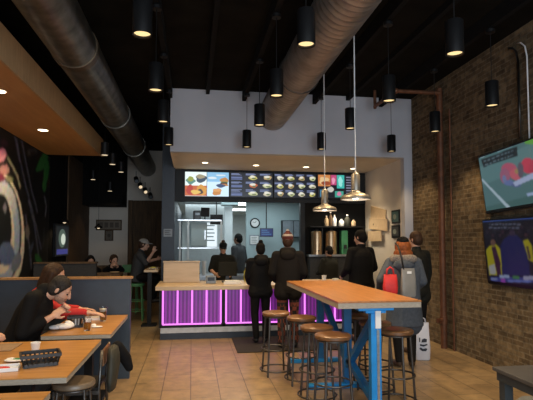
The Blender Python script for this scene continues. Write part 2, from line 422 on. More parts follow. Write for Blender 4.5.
# mural on the left wall -------------------------------------------------
mu = Canvas(2.8, 10.2, .02, 3.28, 250, 120, rgb(7, 7, 8))
def wallp(x, y, d=0): p = at(x, y, X=XL); return (p.y, p.z)
def blob(pts, d, mt): mu.poly([wallp(max(x, -100), y, d) for x, y in pts], mt)
def arc(cx, cy, rx, ry, n=28, rot=0, a0=0, a1=360):
    o = []
    for k in range(n):
        t = R(a0+(a1-a0)*k/(n if a1-a0 == 360 else n-1)); X, Y = rx*math.cos(t), ry*math.sin(t)
        o.append((cx+X*math.cos(rot)-Y*math.sin(rot), cy+X*math.sin(rot)+Y*math.cos(rot)))
    return o
def stroke(pts, w, d, mt):
    for i in range(len(pts)-1):
        (x0, y0), (x1, y1) = pts[i], pts[i+1]; L = math.hypot(x1-x0, y1-y0) or 1; nx, ny = -(y1-y0)/L*w/2, (x1-x0)/L*w/2
        blob([(x0+nx, y0+ny), (x1+nx, y1+ny), (x1-nx, y1-ny), (x0-nx, y0-ny)], d, mt)
k = rgb(9, 8, 9)
blob([(-60, 128), (0, 118), (50, 155), (50, 272), (-60, 284)], 0, k)
cream = rgb(235, 222, 200); bluew = rgb(165, 185, 210); pink = rgb(215, 140, 165); green = rgb(40, 110, 50); greyl = rgb(125, 125, 140); dk = rgb(20, 22, 30)
blob(arc(1, 232, 23, 60, rot=-.05), 1, cream); blob(arc(0, 232, 21.3, 56), 2, rgb(52, 58, 70)); blob(arc(-.5, 233, 20, 54), 3, bluew); blob(arc(1, 205, 15, 22), 3, rgb(190, 195, 205))
blob(arc(2, 236, 12, 38), 4, cream); blob(arc(.5, 229, 10.8, 36), 5, dk); blob(arc(0, 222, 8, 24), 6, rgb(12, 18, 22)); blob(arc(4.5, 208, 1.6, 5), 7, greyl)
blob(arc(6, 254, 8, 12), 4, rgb(92, 110, 150)); blob(arc(16, 262, 4.5, 10, rot=.3), 5, rgb(120, 130, 150))
for cx, cy, rx, ry, c in ((1, 155, 5, 6.5, pink), (4, 170, 5, 5, rgb(165, 120, 120)), (0, 178, 5, 4, rgb(120, 40, 70)), (9, 179, 4, 3, rgb(130, 130, 100)), (4, 143, 4, 3, rgb(60, 30, 50))):
    blob(arc(cx, cy, rx, ry, rot=.3), 8, c)
stroke([(7, 157), (12, 166), (17, 176), (20, 188)], 1.4, 8, rgb(170, 165, 140))
for pts, w in (([(15, 138), (18, 158), (24, 185), (32, 215), (40, 250)], 1.6), ([(20, 140), (24, 160), (30, 190), (36, 212)], 1.2), ([(27, 200), (33, 225), (38, 262)], 1.4),
               ([(24, 215), (27, 240), (30, 268)], 1.2), ([(12, 130), (16, 150), (18, 162)], 1)):
    stroke(pts, w, 3, dk); stroke([(x+1.2, y) for x, y in pts], .9, 4, rgb(96, 98, 118))
blob(arc(32, 152, 5, 3.2), 4, rgb(62, 62, 66)); blob(arc(33, 153, 3, 1.8), 5, k)
for cx, cy, rx, ry, ro in ((43, 160, 3.5, 11, .5), (46, 172, 2.5, 12, .1), (40, 168, 5, 2.5, -.4), (39, 262, 3, 9, -.4), (42, 270, 6, 3, .4), (44, 186, 2, 6, 0)):
    blob(arc(cx, cy, rx, ry, rot=ro), 4, green)
blob(arc(27, 232, 2.2, 7), 6, rgb(110, 105, 100)); blob(arc(31, 248, 1.6, 6, rot=.3), 6, rgb(60, 66, 86))
stroke([(44, 196), (46, 206), (45, 216)], .9, 5, greyl); stroke([(44, 228), (43, 246)], .9, 5, rgb(60, 60, 64))
mu.grain(.25); mu.blur(1)
tag(mu.build('mural', None, lambda u, v: (XL+.006, u, v)), 'painted mural of dark swirls, a big pale eye shape, pink petals and green leaves', 'mural')

# ----------------------------------------------------------------- ducts
d = thing('air_duct', 'long galvanised round air duct beside the wood bulkhead', 'duct', (-1.24, 0, 3.65))
q = MB().cyl((0, -1.5, 0), (0, 13.85, 0), .235, .235, M['galv'], 32); q.build('duct_tube', d, smooth=50)
for y in (2.2, 5.25, 8.0, 10.6):
    MB().cyl((0, y, 0), (0, y+.12, 0), .245, .245, M['warmrefl'] if y == 5.25 else M['galv'], 32).build('collar', d, smooth=50)
MB().box((.17, 3.75, .13), (.22, .9, .16), M['gplastic'], Matrix.Rotation(.7, 3, 'Y')).build('access_box', d, bevel=.01)
for y in (1.0, 4.4, 7.2): MB().cyl((-.242, y, 0), (-.242, y, ZC-.002-3.65), .005, .005, M['iron'], 6).build('hanger', d)
dr = at(272, 115, Y=YW); dx, dz = dr.x, dr.z-.02
d = thing('air_duct', 'ribbed spiral air duct running under the ceiling into the pale upper wall', 'duct', (dx, 0, dz))
n = 40; rs = []
y = -1.5
while y < YW-.005:
    for yy, r in ((y, .249), (y+.045, .249), (y+.055, .254), (y+.07, .254), (y+.08, .249)):
        if yy < YW-.004: rs.append([V((r*math.cos(2*PI*k/n), yy, r*math.sin(2*PI*k/n))) for k in range(n)])
    y += .09
MB().rings(rs, M['galv2']).build('duct_tube', d, smooth=35)
for y in (3.0, 6.0): MB().torus((0, y, 0), .262, .008, M['iron'], 32, 6, Matrix.Rotation(PI/2, 3, 'X')).cyl((0, y, .262), (0, y, ZC-dz), .006, .006, M['iron'], 6).build('hanger', d)

# --------------------------------------------------------------- pendants
def cyl_pendant():
    t = thing('cylinder_pendant', 'x', 'pendant lamp')
    MB().lathe((0, 0, 0), [(.060, .02), (.060, .006), (.071, 0), (.071, .27), (.066, .276), (.0, .276)], M['black'], 28, caps=False).build('lamp_shade', t, smooth=40)
    MB().lathe((0, 0, .018), [(.0605, 0), (.0605, .004)], M['lens'], 24).build('lens', t)
    MB().cyl((0, 0, .276), (0, 0, .84), .004, .004, M['black'], 6).build('cord', t)
    MB().lathe((0, 0, .83), [(.05, 0), (.05, .035)], M['black'], 18).cyl((.0, -.052, .018), (.0, -.05, .018), .007, .007, M['cord'], 8).build('canopy', t)
    return t
rows = {-.37: 'over the left aisle', .85: 'left of the spiral duct', 2.07: 'over the right side of the high table', 3.27: 'beside the brick wall'}
dist = {3.58: 'nearest', 4.91: 'second', 6.2: 'third', 7.68: 'farthest'}
proto = None; lamps = []
def spot(loc, e, size=110, col=(1, .70, .38), blend=.6, rad=.05):
    l = bpy.data.lights.new('spot', 'SPOT'); l.energy = e; l.spot_size = R(size); l.spot_blend = blend; l.color = col; l.shadow_soft_size = rad
    o = bpy.data.objects.new('spot', l); C.objects.link(o); o.location = loc; return o
for x, rw in rows.items():
    for y, w in dist.items():
        if x == 3.27 and y == 3.58: continue
        ww = ('nearest' if y == 4.91 else 'middle' if y == 6.2 else 'farthest') if x == 3.27 else w
        lab = '%s black cylinder pendant lamp in the row %s' % (ww, rw)
        if proto is None: proto = cyl_pendant(); o = proto; o.location = (x, y, 3.1); o['label'] = lab; o['group'] = 'black cylinder pendants'
        else: o = dup(proto, (x, y, 3.1), None, lab, 'black cylinder pendants')
        spot((x, y, 3.09), 70 if x < 3 else 48)
def dome(x, y, z, lab):
    t = thing('dome_pendant', lab, 'pendant lamp', (x, y, z), 0, 'metal dome pendants above the high table')
    MB().lathe((0, 0, 0), [(.156, 0), (.158, .01), (.154, .028), (.136, .046), (.075, .072), (.05, .084), (.045, .10)], M['alu'], 36, caps=False).build('lamp_shade', t, smooth=60)
    MB().lathe((0, 0, 0), [(.153, .002), (.149, .026), (.131, .042), (.07, .067), (.046, .08)], M['domein'], 36, caps=False).build('inner_shade', t, smooth=60)
    MB().lathe((0, 0, .09), [(.046, 0), (.046, .17), (.03, .19), (.012, .205)], M['alu'], 20).build('neck', t, smooth=40)
    MB().ell((0, 0, .034), (.04, .04, .032), M['bulb']).build('bulb', t, smooth=True)
    MB().cyl((0, 0, .29), (0, 0, ZC-.003-z), .0065, .0065, M['cord'], 8).build('cord', t)
    spot((x, y, z-.02), 26, 150, (1, .82, .58), .9)
dome(1.725, 6.25, 2.01, 'aluminium dome pendant on a pale cord, over the far end of the high table')
dome(1.685, 4.9, 2.04, 'nearer aluminium dome pendant on a pale cord, over the high table')

# recessed downlights
def downlight(x, y, z, lab, grp, e=20, r=.055):
    t = thing('recessed_downlight', lab, 'ceiling light', (x, y, z), 0, grp)
    MB().torus((0, 0, -.002), r+.006, .006, M['domein'], 24, 6).build('trim_ring', t, smooth=True)
    MB().lathe((0, 0, -.004), [(r, 0), (r, .003)], M['down'], 24).build('lens', t)
    spot((x, y, z-.02), e, 130, (1, .74, .42), .8)
for (px_, py_), w in zip(((205, 162.5), (256, 165.2), (306, 167), (353, 168.5)), ('leftmost', 'second from the left', 'third from the left', 'rightmost')):
    p = at(px_, py_, Z=ZS); downlight(p.x, p.y, ZS, 'round recessed downlight in the beige counter soffit, %s of four' % w, 'soffit downlights', 16)
p = at(43, 130, Z=3.29); downlight(p.x, p.y, 3.29, 'oval looking recessed downlight at the far end of the wood bulkhead', 'bulkhead downlights', 95, .07)
p2 = at(-1, 91, Z=3.29); downlight(p2.x, p2.y, 3.29, 'recessed downlight in the wood bulkhead cut by the picture edge', 'bulkhead downlights', 95, .07)
dy = p.y-p2.y
for k in (1, 2): spot((p2.x, p2.y-dy*k, 3.27), 95, 130, (1, .74, .42), .8)

# -------------------------------------------------------------- wall pipes
pb = at(444.2, 346.5, X=XR-.07)
t = thing('riser_pipe', 'tall rust brown riser pipe in front of the brick wall', 'pipe', (XR-.07, pb.y, 0))
MB().cyl((0, 0, 0), (0, 0, 3.98), .048, .048, M['oldpipe'], 16).build('pipe_tube', t, smooth=40)
MB().cyl((.045, 0, .42), (-.12, -.04, .42), .035, .035, M['oldpipe'], 12).cyl((0, 0, .36), (0, 0, .48), .058, .058, M['oldpipe'], 14).build('valve', t, smooth=40)
t = thing('conduit', 'slim dark conduit beside the riser pipe', 'pipe', (XR-.03, pb.y-.22, 0))
MB().cyl((0, 0, 0), (0, 0, 3.6), .014, .014, M['oldpipe'], 10).build('pipe_tube', t)
pr = at(436, 95, Y=pb.y); pl = at(393, 92.5, Y=pb.y)
zz = pr.z
t = thing('sprinkler_pipe', 'copper coloured sprinkler pipe bending under the ceiling near the brick wall', 'pipe')
MB().cyl((XR-.12, pb.y-.1, zz), (pl.x, pb.y-.1, zz), .03, .03, M['copper'], 12).build('cross_run', t, smooth=40)
MB().cyl((pl.x, pb.y-.1, zz), (pl.x, pb.y+.75, zz), .03, .03, M['copper'], 12).ell((pl.x, pb.y-.1, zz), (.045,)*3, M['copper']).build('branch_run', t, smooth=40)
MB().cyl((pl.x, pb.y+.75, zz-.04), (pl.x, pb.y+.75, ZC-.001), .025, .025, M['copper'], 10).build('hanger', t)
for x, lab, mt, r, off in ((518, 'grey conduit curving down the brick wall to the upper television', M['iron'], .014, 0), (527, 'pale cable looping down the brick wall to the upper television', M['cord'], .009, .0)):
    p0 = at(x, 60, X=XR-.03); p1 = at(x+3, 134, X=XR-.03)
    pts = [(XR-.03, p0.y+.16, ZC-.18-off), (XR-.03, p0.y+.10, ZC-.2), (XR-.03, p0.y+.03, ZC-.27), (XR-.03, p0.y, ZC-.4), (XR-.03, p0.y, p0.z), (XR-.03, p0.y, p1.z-.05)]
    tag(MB().tube(pts, r, mt).build('conduit_cable' if mt is M['cord'] else 'conduit', smooth=True), lab, 'cable')

# ------------------------------------------------------------- televisions
def tv(lab, base, hgt, wid, tilt, roll, draw, grp):
    """base = lower far corner on the wall; local x runs toward the viewer along the wall (-Y), z up the screen, y = out of the screen"""
    t = thing('television', lab, 'television', base, 0, grp)
    up = V((-math.sin(tilt), 0, math.cos(tilt))); ax = V((0, -1, 0)); out = ax.cross(up)*-1
    if out.x > 0: out = -out
    ax2 = ax*math.cos(roll)+up*math.sin(roll); up2 = up*math.cos(roll)-ax*math.sin(roll)
    P = lambda u, w, o: ax2*u+up2*w+out*o
    rot = Matrix((ax2, out, up2)).transposed()
    MB().box(P(wid/2, hgt/2, -.02), (wid, .04, hgt), M['bezel'], rot).build('housing', t, bevel=.008)
    b = .024; s = Canvas(b, wid-b, b+.018, hgt-b, 150, 84, rgb(10, 14, 34))
    def rect(u0, u1, w0, w1, mt, o=1): s.poly([(u0, w0), (u1, w0), (u1, w1), (u0, w1)], mt)
    def pol(pts, mt, o=1): s.poly(pts, mt)
    draw(rect, pol, wid, hgt); s.blur(2); s.build('display', t, lambda u, w: P(u, w, .003), .66 if hgt < .8 else .52)
    MB().box(P(wid/2, hgt*.5, -.06), (.3, .03, .3), M['black'], rot).build('wall_mount', t)
    return t
def ell2(cx, cy, rx, ry, n=20, rot=0): return arc(cx, cy, rx, ry, n, rot)
E1 = 1.0
def draw_up(rect, pol, w, h):
    q = lambda x, y: (5.89-at(x, y, X=3.76).y, at(x, y, X=3.76).z-1.962)
    pq = lambda pts, c: pol([q(*p) for p in pts], c)
    rect(0, w, 0, h, rgb(78, 112, 116)); pol([(0, h*.5), (w, h*.62), (w, h*.95), (0, h*.8)], rgb(88, 124, 128)); pol([(0, 0), (w, 0), (w, h*.2), (0, h*.12)], rgb(66, 100, 100))
    pq([(482.4, 178.5), (484, 178), (508.5, 208.5), (505.5, 209.5)], rgb(165, 185, 198))
    pq([(485.5, 159.5), (522.5, 148), (522, 157.5), (487, 167)], rgb(24, 36, 42))
    for (x0, y0), (x1, y1) in (((488, 160.6), (520, 150.6)), ((488.5, 164.2), (519, 155.2))):
        t = 0
        while t < .95:
            L = random.uniform(.05, .12); X0, Y0, X1, Y1 = x0+(x1-x0)*t, y0+(y1-y0)*t, x0+(x1-x0)*min(1, t+L), y0+(y1-y0)*min(1, t+L)
            pq([(X0, Y0), (X1, Y1), (X1, Y1+1.3), (X0, Y0+1.3)], rgb(92, 112, 122)); t += L+.04
    pq([(479.6, 155.6), (490, 152.6), (489, 156.5), (480.2, 157.8)], rgb(170, 190, 200)); pq([(503, 151), (518, 146.5), (518, 148), (503, 152.6)], rgb(120, 150, 160))
    for cx, cy, rx, ry, c in ((512, 171, 8, 7, (170, 84, 108)), (507, 177, 5, 8, (150, 92, 118)), (518, 176, 6, 6, (186, 92, 108)), (531, 168, 7, 8, (186, 62, 86)), (540, 172, 9, 11, (176, 60, 84)), (523, 172, 3, 8, (92, 84, 100)),
                              (519, 173, 1.8, 2.6, (150, 130, 90)), (510, 184, 5, 3, (96, 112, 160)), (517, 187, 5, 2, (84, 100, 140)), (506, 180, 2, 4, (110, 120, 160))): pq(arc(cx, cy, rx, ry, 18, .1), rgb(*c))
    pq([(514, 184), (533, 176), (548, 172), (548, 178), (533, 182), (516, 188)], rgb(160, 172, 205)); pq([(526, 196), (545, 192), (545, 196), (527, 199)], rgb(150, 170, 205))
    pq([(528, 138), (560, 128), (560, 150), (531, 146)], rgb(96, 160, 66))
def draw_lo(rect, pol, w, h):
    q = lambda x, y: (5.89-at(x, y, X=3.765).y, at(x, y, X=3.765).z-1.062)
    pq = lambda pts, c: pol([q(*p) for p in pts], c)
    rect(0, w, 0, h, rgb(16, 18, 34)); pol([(0, h*.95), (w, h*.95), (w, h), (0, h)], rgb(46, 74, 140))
    for i in range(26): rect(w*(.02+.035*i), w*(.05+.035*i), h*(.72+.05*(i % 3)), h*(.77+.05*(i % 3)), rgb(34+6*(i % 4), 34, 50))
    for y0 in (223.5, 227):
        x = 491
        while x < 521: L = random.uniform(1.5, 4); pq([(x, y0), (x+L, y0-.05*L), (x+L, y0+1.3), (x, y0+1.4)], rgb(86, 92, 112)); x += L+1
    pq([(486.5, 250), (490, 246), (497, 244), (501.5, 250), (502, 275), (488, 275)], rgb(150, 142, 30)); pq([(492, 247), (496, 246), (500, 262), (500, 275), (496, 275)], rgb(52, 22, 50)); pq([(488, 266), (494, 264), (495, 274), (489, 274)], rgb(150, 150, 150))
    pq(arc(494, 242.5, 2.6, 3.4, 14), rgb(92, 66, 60)); pq([(524, 241), (529, 239), (533, 246), (533, 262), (526, 258)], rgb(150, 142, 30)); pq([(527, 246), (529, 246), (531, 258), (529, 260)], rgb(60, 30, 50))
    pq([(501, 275), (501, 246), (505, 239), (510, 236), (514, 233.5), (519, 236), (524, 241), (528, 256), (529, 276)], rgb(17, 27, 78)); pq(arc(514, 233, 3, 3.2, 14), rgb(50, 40, 62)); pq([(540, 275), (542, 240), (560, 236), (580, 250), (580, 277)], rgb(150, 142, 30))
    pq([(489, 277), (560, 277), (560, 283.5), (489.5, 281.5)], rgb(44, 54, 120)); pq([(498, 275), (508, 275), (508, 278), (498, 278)], rgb(130, 146, 180)); pq([(511, 276), (518, 276), (518, 279), (511, 279)], rgb(52, 110, 66)); pq([(522, 276), (533, 276), (533, 280), (522, 280)], rgb(140, 140, 165))
    pq([(499, 278.5), (503.5, 278.5), (503.5, 283), (499, 283)], rgb(130, 60, 150)); pq([(489.5, 278), (496, 278), (496, 280), (489.5, 280)], rgb(110, 120, 160)); pq([(506, 280), (530, 280.5), (530, 282.5), (506, 282)], rgb(90, 106, 170))
tv('upper wall television showing red players on a green field', (3.795, 5.89, 1.962), .765, 1.36, .11, .035, draw_up, 'stacked televisions on the brick wall')
tv('lower wall television showing a dark blue coat between yellow shirts', (3.795, 5.89, 1.062), .835, 1.48, .076, 0, draw_lo, 'stacked televisions on the brick wall')

# -------------------------------------------------------------- menu board
def menu(i, px0, px1, lab):
    p0 = at(px0, 171, Y=YM-.05); p1 = at(px1, 171, Y=YM-.05); z1, z0 = 3.045, 2.525
    t = thing('menu_screen', lab, 'menu screen', (p0.x, YM-.001, z0), 0, 'menu screens above the kitchen opening')
    w = p1.x-p0.x; h = z1-z0
    MB().bx(0, w, -.05, 0, 0, h, M['bezel']).build('screen_frame', t, bevel=.004)
    s = Canvas(.012, .988, .02, .98, 190, 108, rgb(10, 14, 28))
    def rect(u0, u1, v0, v1, c, o=1, e=1): s.poly([(u0, v0), (u1, v0), (u1, v1), (u0, v1)], rgb(*c, e))
    def el(cx, cy, rx, ry, c, o=2, e=1): s.poly([(cx+(x-cx)*(1+.16*math.sin(7*x+31*y)), cy+(y-cy)*(1+.16*math.cos(29*x+5*y))) for x, y in ell2(cx, cy, rx, ry, 18)], rgb(*c, e))
    rect(.012, .988, .02, .98, (10, 14, 28), 0)
    def burger(cx, cy, r, c=(190, 130, 60)):
        el(cx, cy+r*.9, r, r*1.3, c, 3); el(cx, cy-r*.2, r*1.05, r*.6, (70, 120, 50), 4); el(cx, cy-r*.6, r, r*.7, (80, 40, 28), 5); el(cx, cy-r*1.2, r*.95, r*.6, c, 6)
    if i == 0:
        rect(.015, .49, .02, .98, (215, 228, 225), 1, 1.3); rect(.5, .985, .02, .98, (190, 215, 232), 1, 1.3); rect(.5, .985, .6, .98, (130, 180, 215), 2, 1.2)
        rect(.015, .49, .03, .44, (200, 96, 40), 2); el(.12, .25, .08, .2, (180, 50, 30), 3); el(.38, .26, .12, .2, (214, 150, 50), 3); el(.34, .2, .07, .1, (60, 36, 30), 4); el(.25, .18, .1, .09, (230, 190, 90), 5)
        el(.14, .62, .1, .13, (90, 140, 130), 3); el(.14, .7, .07, .1, (150, 160, 70), 4); el(.37, .72, .12, .16, (50, 70, 90), 3); el(.36, .8, .09, .09, (160, 150, 120), 4)
        burger(.88, .58, .09); el(.80, .44, .1, .07, (50, 70, 110), 7); el(.72, .2, .1, .15, (200, 130, 50), 3); el(.72, .26, .08, .07, (222, 160, 90), 4)
        el(.62, .75, .09, .05, (225, 235, 240), 3); el(.8, .86, .1, .03, (225, 235, 240), 3)
    elif i in (1, 2):
        n = 3 if i == 1 else 4
        for r in range(3):
            for c in range(n):
                cx = (c+.5)/n; cy = .82-.32*r
                for k in range(3): rect(cx-.42/n, cx+(.1+.1*((k+c+r) % 3))/n, cy+.115-.03*k, cy+.130-.03*k, (150, 165, 215), 2, .8)
                if i == 1 and c == 0:
                    for k in range(4): rect(cx-.42/n, cx+.34/n, cy-.02-.03*k, cy-.006-.03*k, (130, 148, 210), 2, .8)
                else:
                    ccol = ((205, 195, 170), (200, 190, 110), (190, 160, 110), (196, 200, 150))[(c+r) % 4]
                    if i == 1 and c == 1 and r == 1: ccol = (190, 90, 40)
                    el(cx+.1/n, cy-.03, .30/n, .085, ccol, 3); el(cx+.05/n, cy+.01, .2/n, .05, (225, 222, 205), 4); el(cx+.16/n, cy-.06, .15/n, .03, (96, 110, 60), 4)
    else:
        rect(.02, .30, .5, .97, (205, 130, 70), 1); el(.16, .72, .11, .17, (225, 190, 140), 2); el(.2, .62, .1, .1, (150, 70, 40), 3)
        rect(.31, .44, .55, .97, (190, 70, 120), 1); el(.37, .74, .04, .14, (230, 150, 180), 2)
        rect(.45, .62, .42, .97, (60, 180, 170), 1); el(.53, .7, .05, .2, (150, 225, 215), 2)
        el(.3, .36, .07, .12, (200, 195, 185), 2); rect(.06, .2, .06, .36, (70, 130, 160), 1); rect(.4, .6, .05, .3, (60, 160, 140), 2); el(.5, .2, .05, .1, (210, 120, 160), 3)
        for k in range(7): rect(.66, .93-.06*(k % 3), .86-.11*k, .9-.11*k, (150, 150, 175), 1, .8)
        el(.82, .2, .08, .1, (160, 60, 60), 2)
    s.blur(1); s.build('display', t, lambda u, v: (u*w, -.0525, v*h), 1.0)
for i, (a, b, lab) in enumerate(((184.5, 229.5, 'brightest menu screen with large burger photos on pale ground'), (230.2, 273, 'dark menu screen with a text column, next to the burger photo screen'),
                                 (273.8, 316.5, 'dark menu screen with a grid of twelve pale dishes'), (317.2, 360.5, 'colourful menu screen with orange, pink and teal drinks, partly behind dome lamps'))): menu(i, a, b, lab)

# ------------------------------------------------------------------ counter
t = thing('service_counter', 'pale wood order counter with glowing purple front panels', 'counter', (0, 0, 0))
cx0, cx1, cy0 = -.50, 2.78, 8.28
MB().bx(cx0, cx1, cy0+.06, 9.2, .02, .81, M['black']).build('counter_body', t)
MB().bx(-.58, 2.84, 8.15, 9.3, .812, .88, M['ctop']).build('counter_top', t, bevel=.006)
MB().bx(cx0-.005, cx1+.005, cy0-.01, 9.2, 0, .10, M['navy']).build('plinth', t)
MB().bx(cx0, cx1, cy0-.005, cy0+.06, .105, .19, M['kick']).build('kick_strip', t)
fr = MB(); xs = [(cx0+.02, .50), (.56, 1.58), (1.64, 2.74)]
for x0, x1 in xs:
    MB().bx(x0, x1, cy0+.03, cy0+.055, .24, .81, M['ledp']).build('purple_panel', t)
    n = 5
    for k in range(n):
        x = x0+.015+(x1-x0-.03)*k/(n-1)
        MB().cyl((x, cy0+.014, .25), (x, cy0+.014, .805), .015, .015, M['ledv'], 8).build('light_tube', t)
    MB().cyl((x0+.01, cy0+.014, .245), (x1-.01, cy0+.014, .245), .013, .013, M['ledv'], 8).build('light_tube', t)
    fr.bx(x0-.045, x0-.004, cy0, cy0+.06, .19, .81, M['black'])
fr.bx(cx1-.036, cx1, cy0, cy0+.06, .19, .81, M['black']); fr.bx(cx0, cx1, cy0, cy0+.06, .19, .232, M['black']); fr.build('panel_frame', t)
p0 = at(163.5, 270, Y=8.9); p1 = at(199.5, 270, Y=8.9)
t = thing('counter_screen', 'low pale wood box standing on the left end of the counter', 'box', (0, 0, 0))
MB().bx(p0.x, p1.x, 8.9, 9.12, .882, 1.235, M['ctop']).build('box_body', t, bevel=.005); MB().bx(p0.x-.01, p1.x+.01, 8.89, 9.13, 1.236, 1.255, M['ctop']).build('box_cap', t)
p = at(228, 268, Y=8.75)
t = thing('register_terminal', 'dark cash register screen turned toward the cashier', 'cash register', (p.x, 8.85, .882))
MB().bx(-.1, .1, -.08, .08, 0, .02, M['plasticblack']).build('base', t); MB().bx(-.03, .03, .0, .03, .021, .16, M['plasticblack']).build('stand', t)
MB().box((0, -.02, .235), (.33, .035, .25), M['clgreen'], Matrix.Rotation(-.15, 3, 'X')).build('screen', t, bevel=.008)
tag(MB().bx(-.15, .15, -.09, .09, 0, .035, M['paper']).bx(-.13, .12, -.07, .08, .0351, .06, M['paper']).build('napkin_stack', loc=(at(229, 280, Z=.89).x, 8.45, .8815)), 'stack of white paper napkins at the front of the counter', 'napkins')
p = at(211, 278, Y=8.6)
t = thing('card_reader', 'small blue grey payment box on the counter left of the napkins', 'card reader', (p.x, 8.62, .882))
MB().bx(-.085, .085, -.07, .07, 0, .13, M['gplastic']).build('reader_body', t, bevel=.01); MB().box((0, -.074, .08), (.12, .004, .06), M['navy']).build('display', t)
def bottle(lab, loc, r, h, mt, grp=None, cat='bottle', capm='plasticblack'):
    t = thing('bottle', lab, cat, loc, 0, grp)
    MB().lathe((0, 0, 0), [(r*.9, 0), (r, .01), (r, h*.6), (r*.85, h*.7), (r*.38, h*.82), (r*.34, h*.93)], mt, 18).build('bottle_body', t, smooth=40)
    MB().lathe((0, 0, h*.931), [(r*.42, 0), (r*.42, h*.07)], M[capm], 12).build('bottle_cap', t)
p = at(246, 275, Y=8.9); bottle('yellow green squeeze bottle on the counter beside the woman with a bun', (p.x, 8.95, .882), .04, .26, M['ybottle'])
def cup(lab, loc, r0, r1, h, mt, grp=None, name='paper_cup'):
    t = thing(name, lab, 'cup', loc, 0, grp)
    MB().lathe((0, 0, 0), [(r0, 0), (r1, h), (r1-.003, h), (r0-.002, .006)], mt, 20).build('cup_wall', t, smooth=40)
    MB().torus((0, 0, h), r1, .003, mt, 20, 6).build('cup_rim', t, smooth=True); return t
p = at(324, 277, Y=8.5); cup('white paper cup on the counter beyond the high table', (p.x, 8.5, .882), .032, .042, .125, M['paper'])
p = at(337, 278, Y=8.5); cup('small white tub on the counter behind the high table', (p.x, 8.6, .882), .05, .055, .06, M['paper'], name='paper_tub')
m0 = at(230, 338.8, Z=.0); m1 = at(290, 351.5, Z=0)
tag(MB().bx(.66, 2.3, m1.y, 8.26, .001, .012, M['mat']).build('floor_mat', bevel=.004), 'dark rubber floor mat in front of the counter', 'mat')

# ------------------------------------------------- recess wall, boards, frames
for i, (x0, y0, x1, y1, tl, lab) in enumerate(((370.5, 208, 385.7, 221.5, -.28, 'topmost of three pale wood boards on the recess wall, tilted'), (370.2, 218.5, 388.3, 229.5, -.12, 'middle wood board on the recess wall, with a dark knot'), (370.5, 230.5, 383.5, 241.5, 0, 'lowest and narrowest wood board on the recess wall'))):
    a = at(x0, y0, X=3.68); b = at(x1, y1, X=3.68); yc, zc = (a.y+b.y)/2, (at((x0+x1)/2, (y0+y1)/2, X=3.68)).z
    hh = (a.z-b.z)*.9
    rot = Matrix.Rotation(tl*-.6, 3, 'X')
    o = MB().box((0, 0, 0), (.02, abs(a.y-b.y), abs(hh)), M['card'], rot)
    if i == 1: o.box((-.0115, .22, 0), (.002, .05, .035), M['slat'], rot)
    tag(o.build('mounted_board', bevel=.003, loc=(3.688-.026*i, yc, zc)), lab, 'wall board', 'boards on the recess wall')
for y0, y1, lab, c in ((210, 223.5, 'upper black framed blue green picture on the recess wall', (60, 92, 92)), (225.2, 238, 'lower black framed dark picture on the recess wall', (50, 52, 54))):
    a = at(392, y0, X=3.69); b = at(400, y1, X=3.69); yc, zc = (a.y+b.y)/2, (at(396, y0, X=3.69).z+at(396, y1, X=3.69).z)/2; w = abs(a.y-b.y); h = at(396, y0, X=3.69).z-at(396, y1, X=3.69).z
    t = thing('framed_picture', lab, 'picture', (3.697, yc, zc), 0, 'framed pictures on the recess wall')
    MB().box((-.01, 0, 0), (.02, w, h), M['black']).build('picture_frame', t); MB().box((-.0215, 0, 0), (.003, w-.08, h-.06), flat(*c)).ell((-.024, .02, .0), (.001, w*.22, h*.2), flat(130, 140, 130)).build('picture_print', t)
p = at(169.5, 232.8, Y=9.95)
t = thing('wall_sign', 'small pale sign on the dark navy pillar', 'sign', (-.475, 9.945, p.z))
MB().box((0, -.006, 0), (.17, .012, .155), M['gplastic']).build('sign_plate', t)
s = MB()
for k, (a, b) in enumerate(((-.06, .05), (-.06, .03), (-.06, .055))): s.box(((a+b)/2, -.0135, .04-.035*k), (b-a, .002, .012), flat(50, 54, 60))
s.build('sign_lines', t)

# ------------------------------------------------------------------ kitchen
def pos(x, y, Y): return at(x, y, Y=Y)
p = pos(255, 223, 12.58)
t = thing('wall_clock', 'round dark rimmed wall clock in the kitchen', 'clock', (p.x, 12.597, p.z))
ax = Matrix.Rotation(PI/2, 3, 'X')
MB().torus((0, -.02, 0), .115, .016, M['black'], 28, 8, ax).build('clock_rim', t, smooth=True); cf = MB().cyl((0, -.001, 0), (0, -.016, 0), .112, .112, M['paper'], 28); cf = cf.build('clock_face', t)
MB().bar((0, -.019, 0), (.03, -.019, .05), .01, .003, M['black'], (0, 1, 0)).bar((0, -.019, 0), (-.06, -.019, .03), .008, .003, M['black'], (0, 1, 0)).build('clock_hands', cf)
p = pos(266.5, 232.5, 12.2)
t = thing('order_monitor', 'blue lit order monitor hanging on a pole in front of the kitchen wall', 'monitor', (p.x, 12.2, p.z))
MB().bx(-.17, .17, -.02, .02, -.11, .11, M['bezel']).build('housing', t, bevel=.005)
s = MB(); s.poly([(-.155, -.0215, -.095), (.155, -.0215, -.095), (.155, -.0215, .095), (-.155, -.0215, .095)], flat(18, 36, 96, .7))
for k in range(3): s.poly([(u, -.0225, v) for u, v in ((-.13, .05-.05*k), (.02+.05*k, .05-.05*k), (.02+.05*k, .065-.05*k), (-.13, .065-.05*k))], flat(80, 130, 180, .6))
s.build('display', t); MB().bx(-.012, .012, .021, .045, -.02, 2.655-p.z, M['black']).build('pole_mount', t)
p = pos(254.5, 240, 12.58)
t = thing('framed_notice', 'pale framed notice on the kitchen wall below the clock', 'notice', (p.x, 12.598, p.z))
MB().bx(-.13, .13, -.015, 0, -.13, .13, M['gplastic']).build('notice_frame', t); s = MB().bx(-.105, .105, -.018, -.0155, -.105, .105, M['paper'])
for k in range(4): s.bx(-.08, .06-.02*(k % 2), -.0195, -.0185, .06-.04*k, .072-.04*k, flat(120, 120, 120))
s.build('notice_sheet', t)
p = pos(293, 230, 12.5)
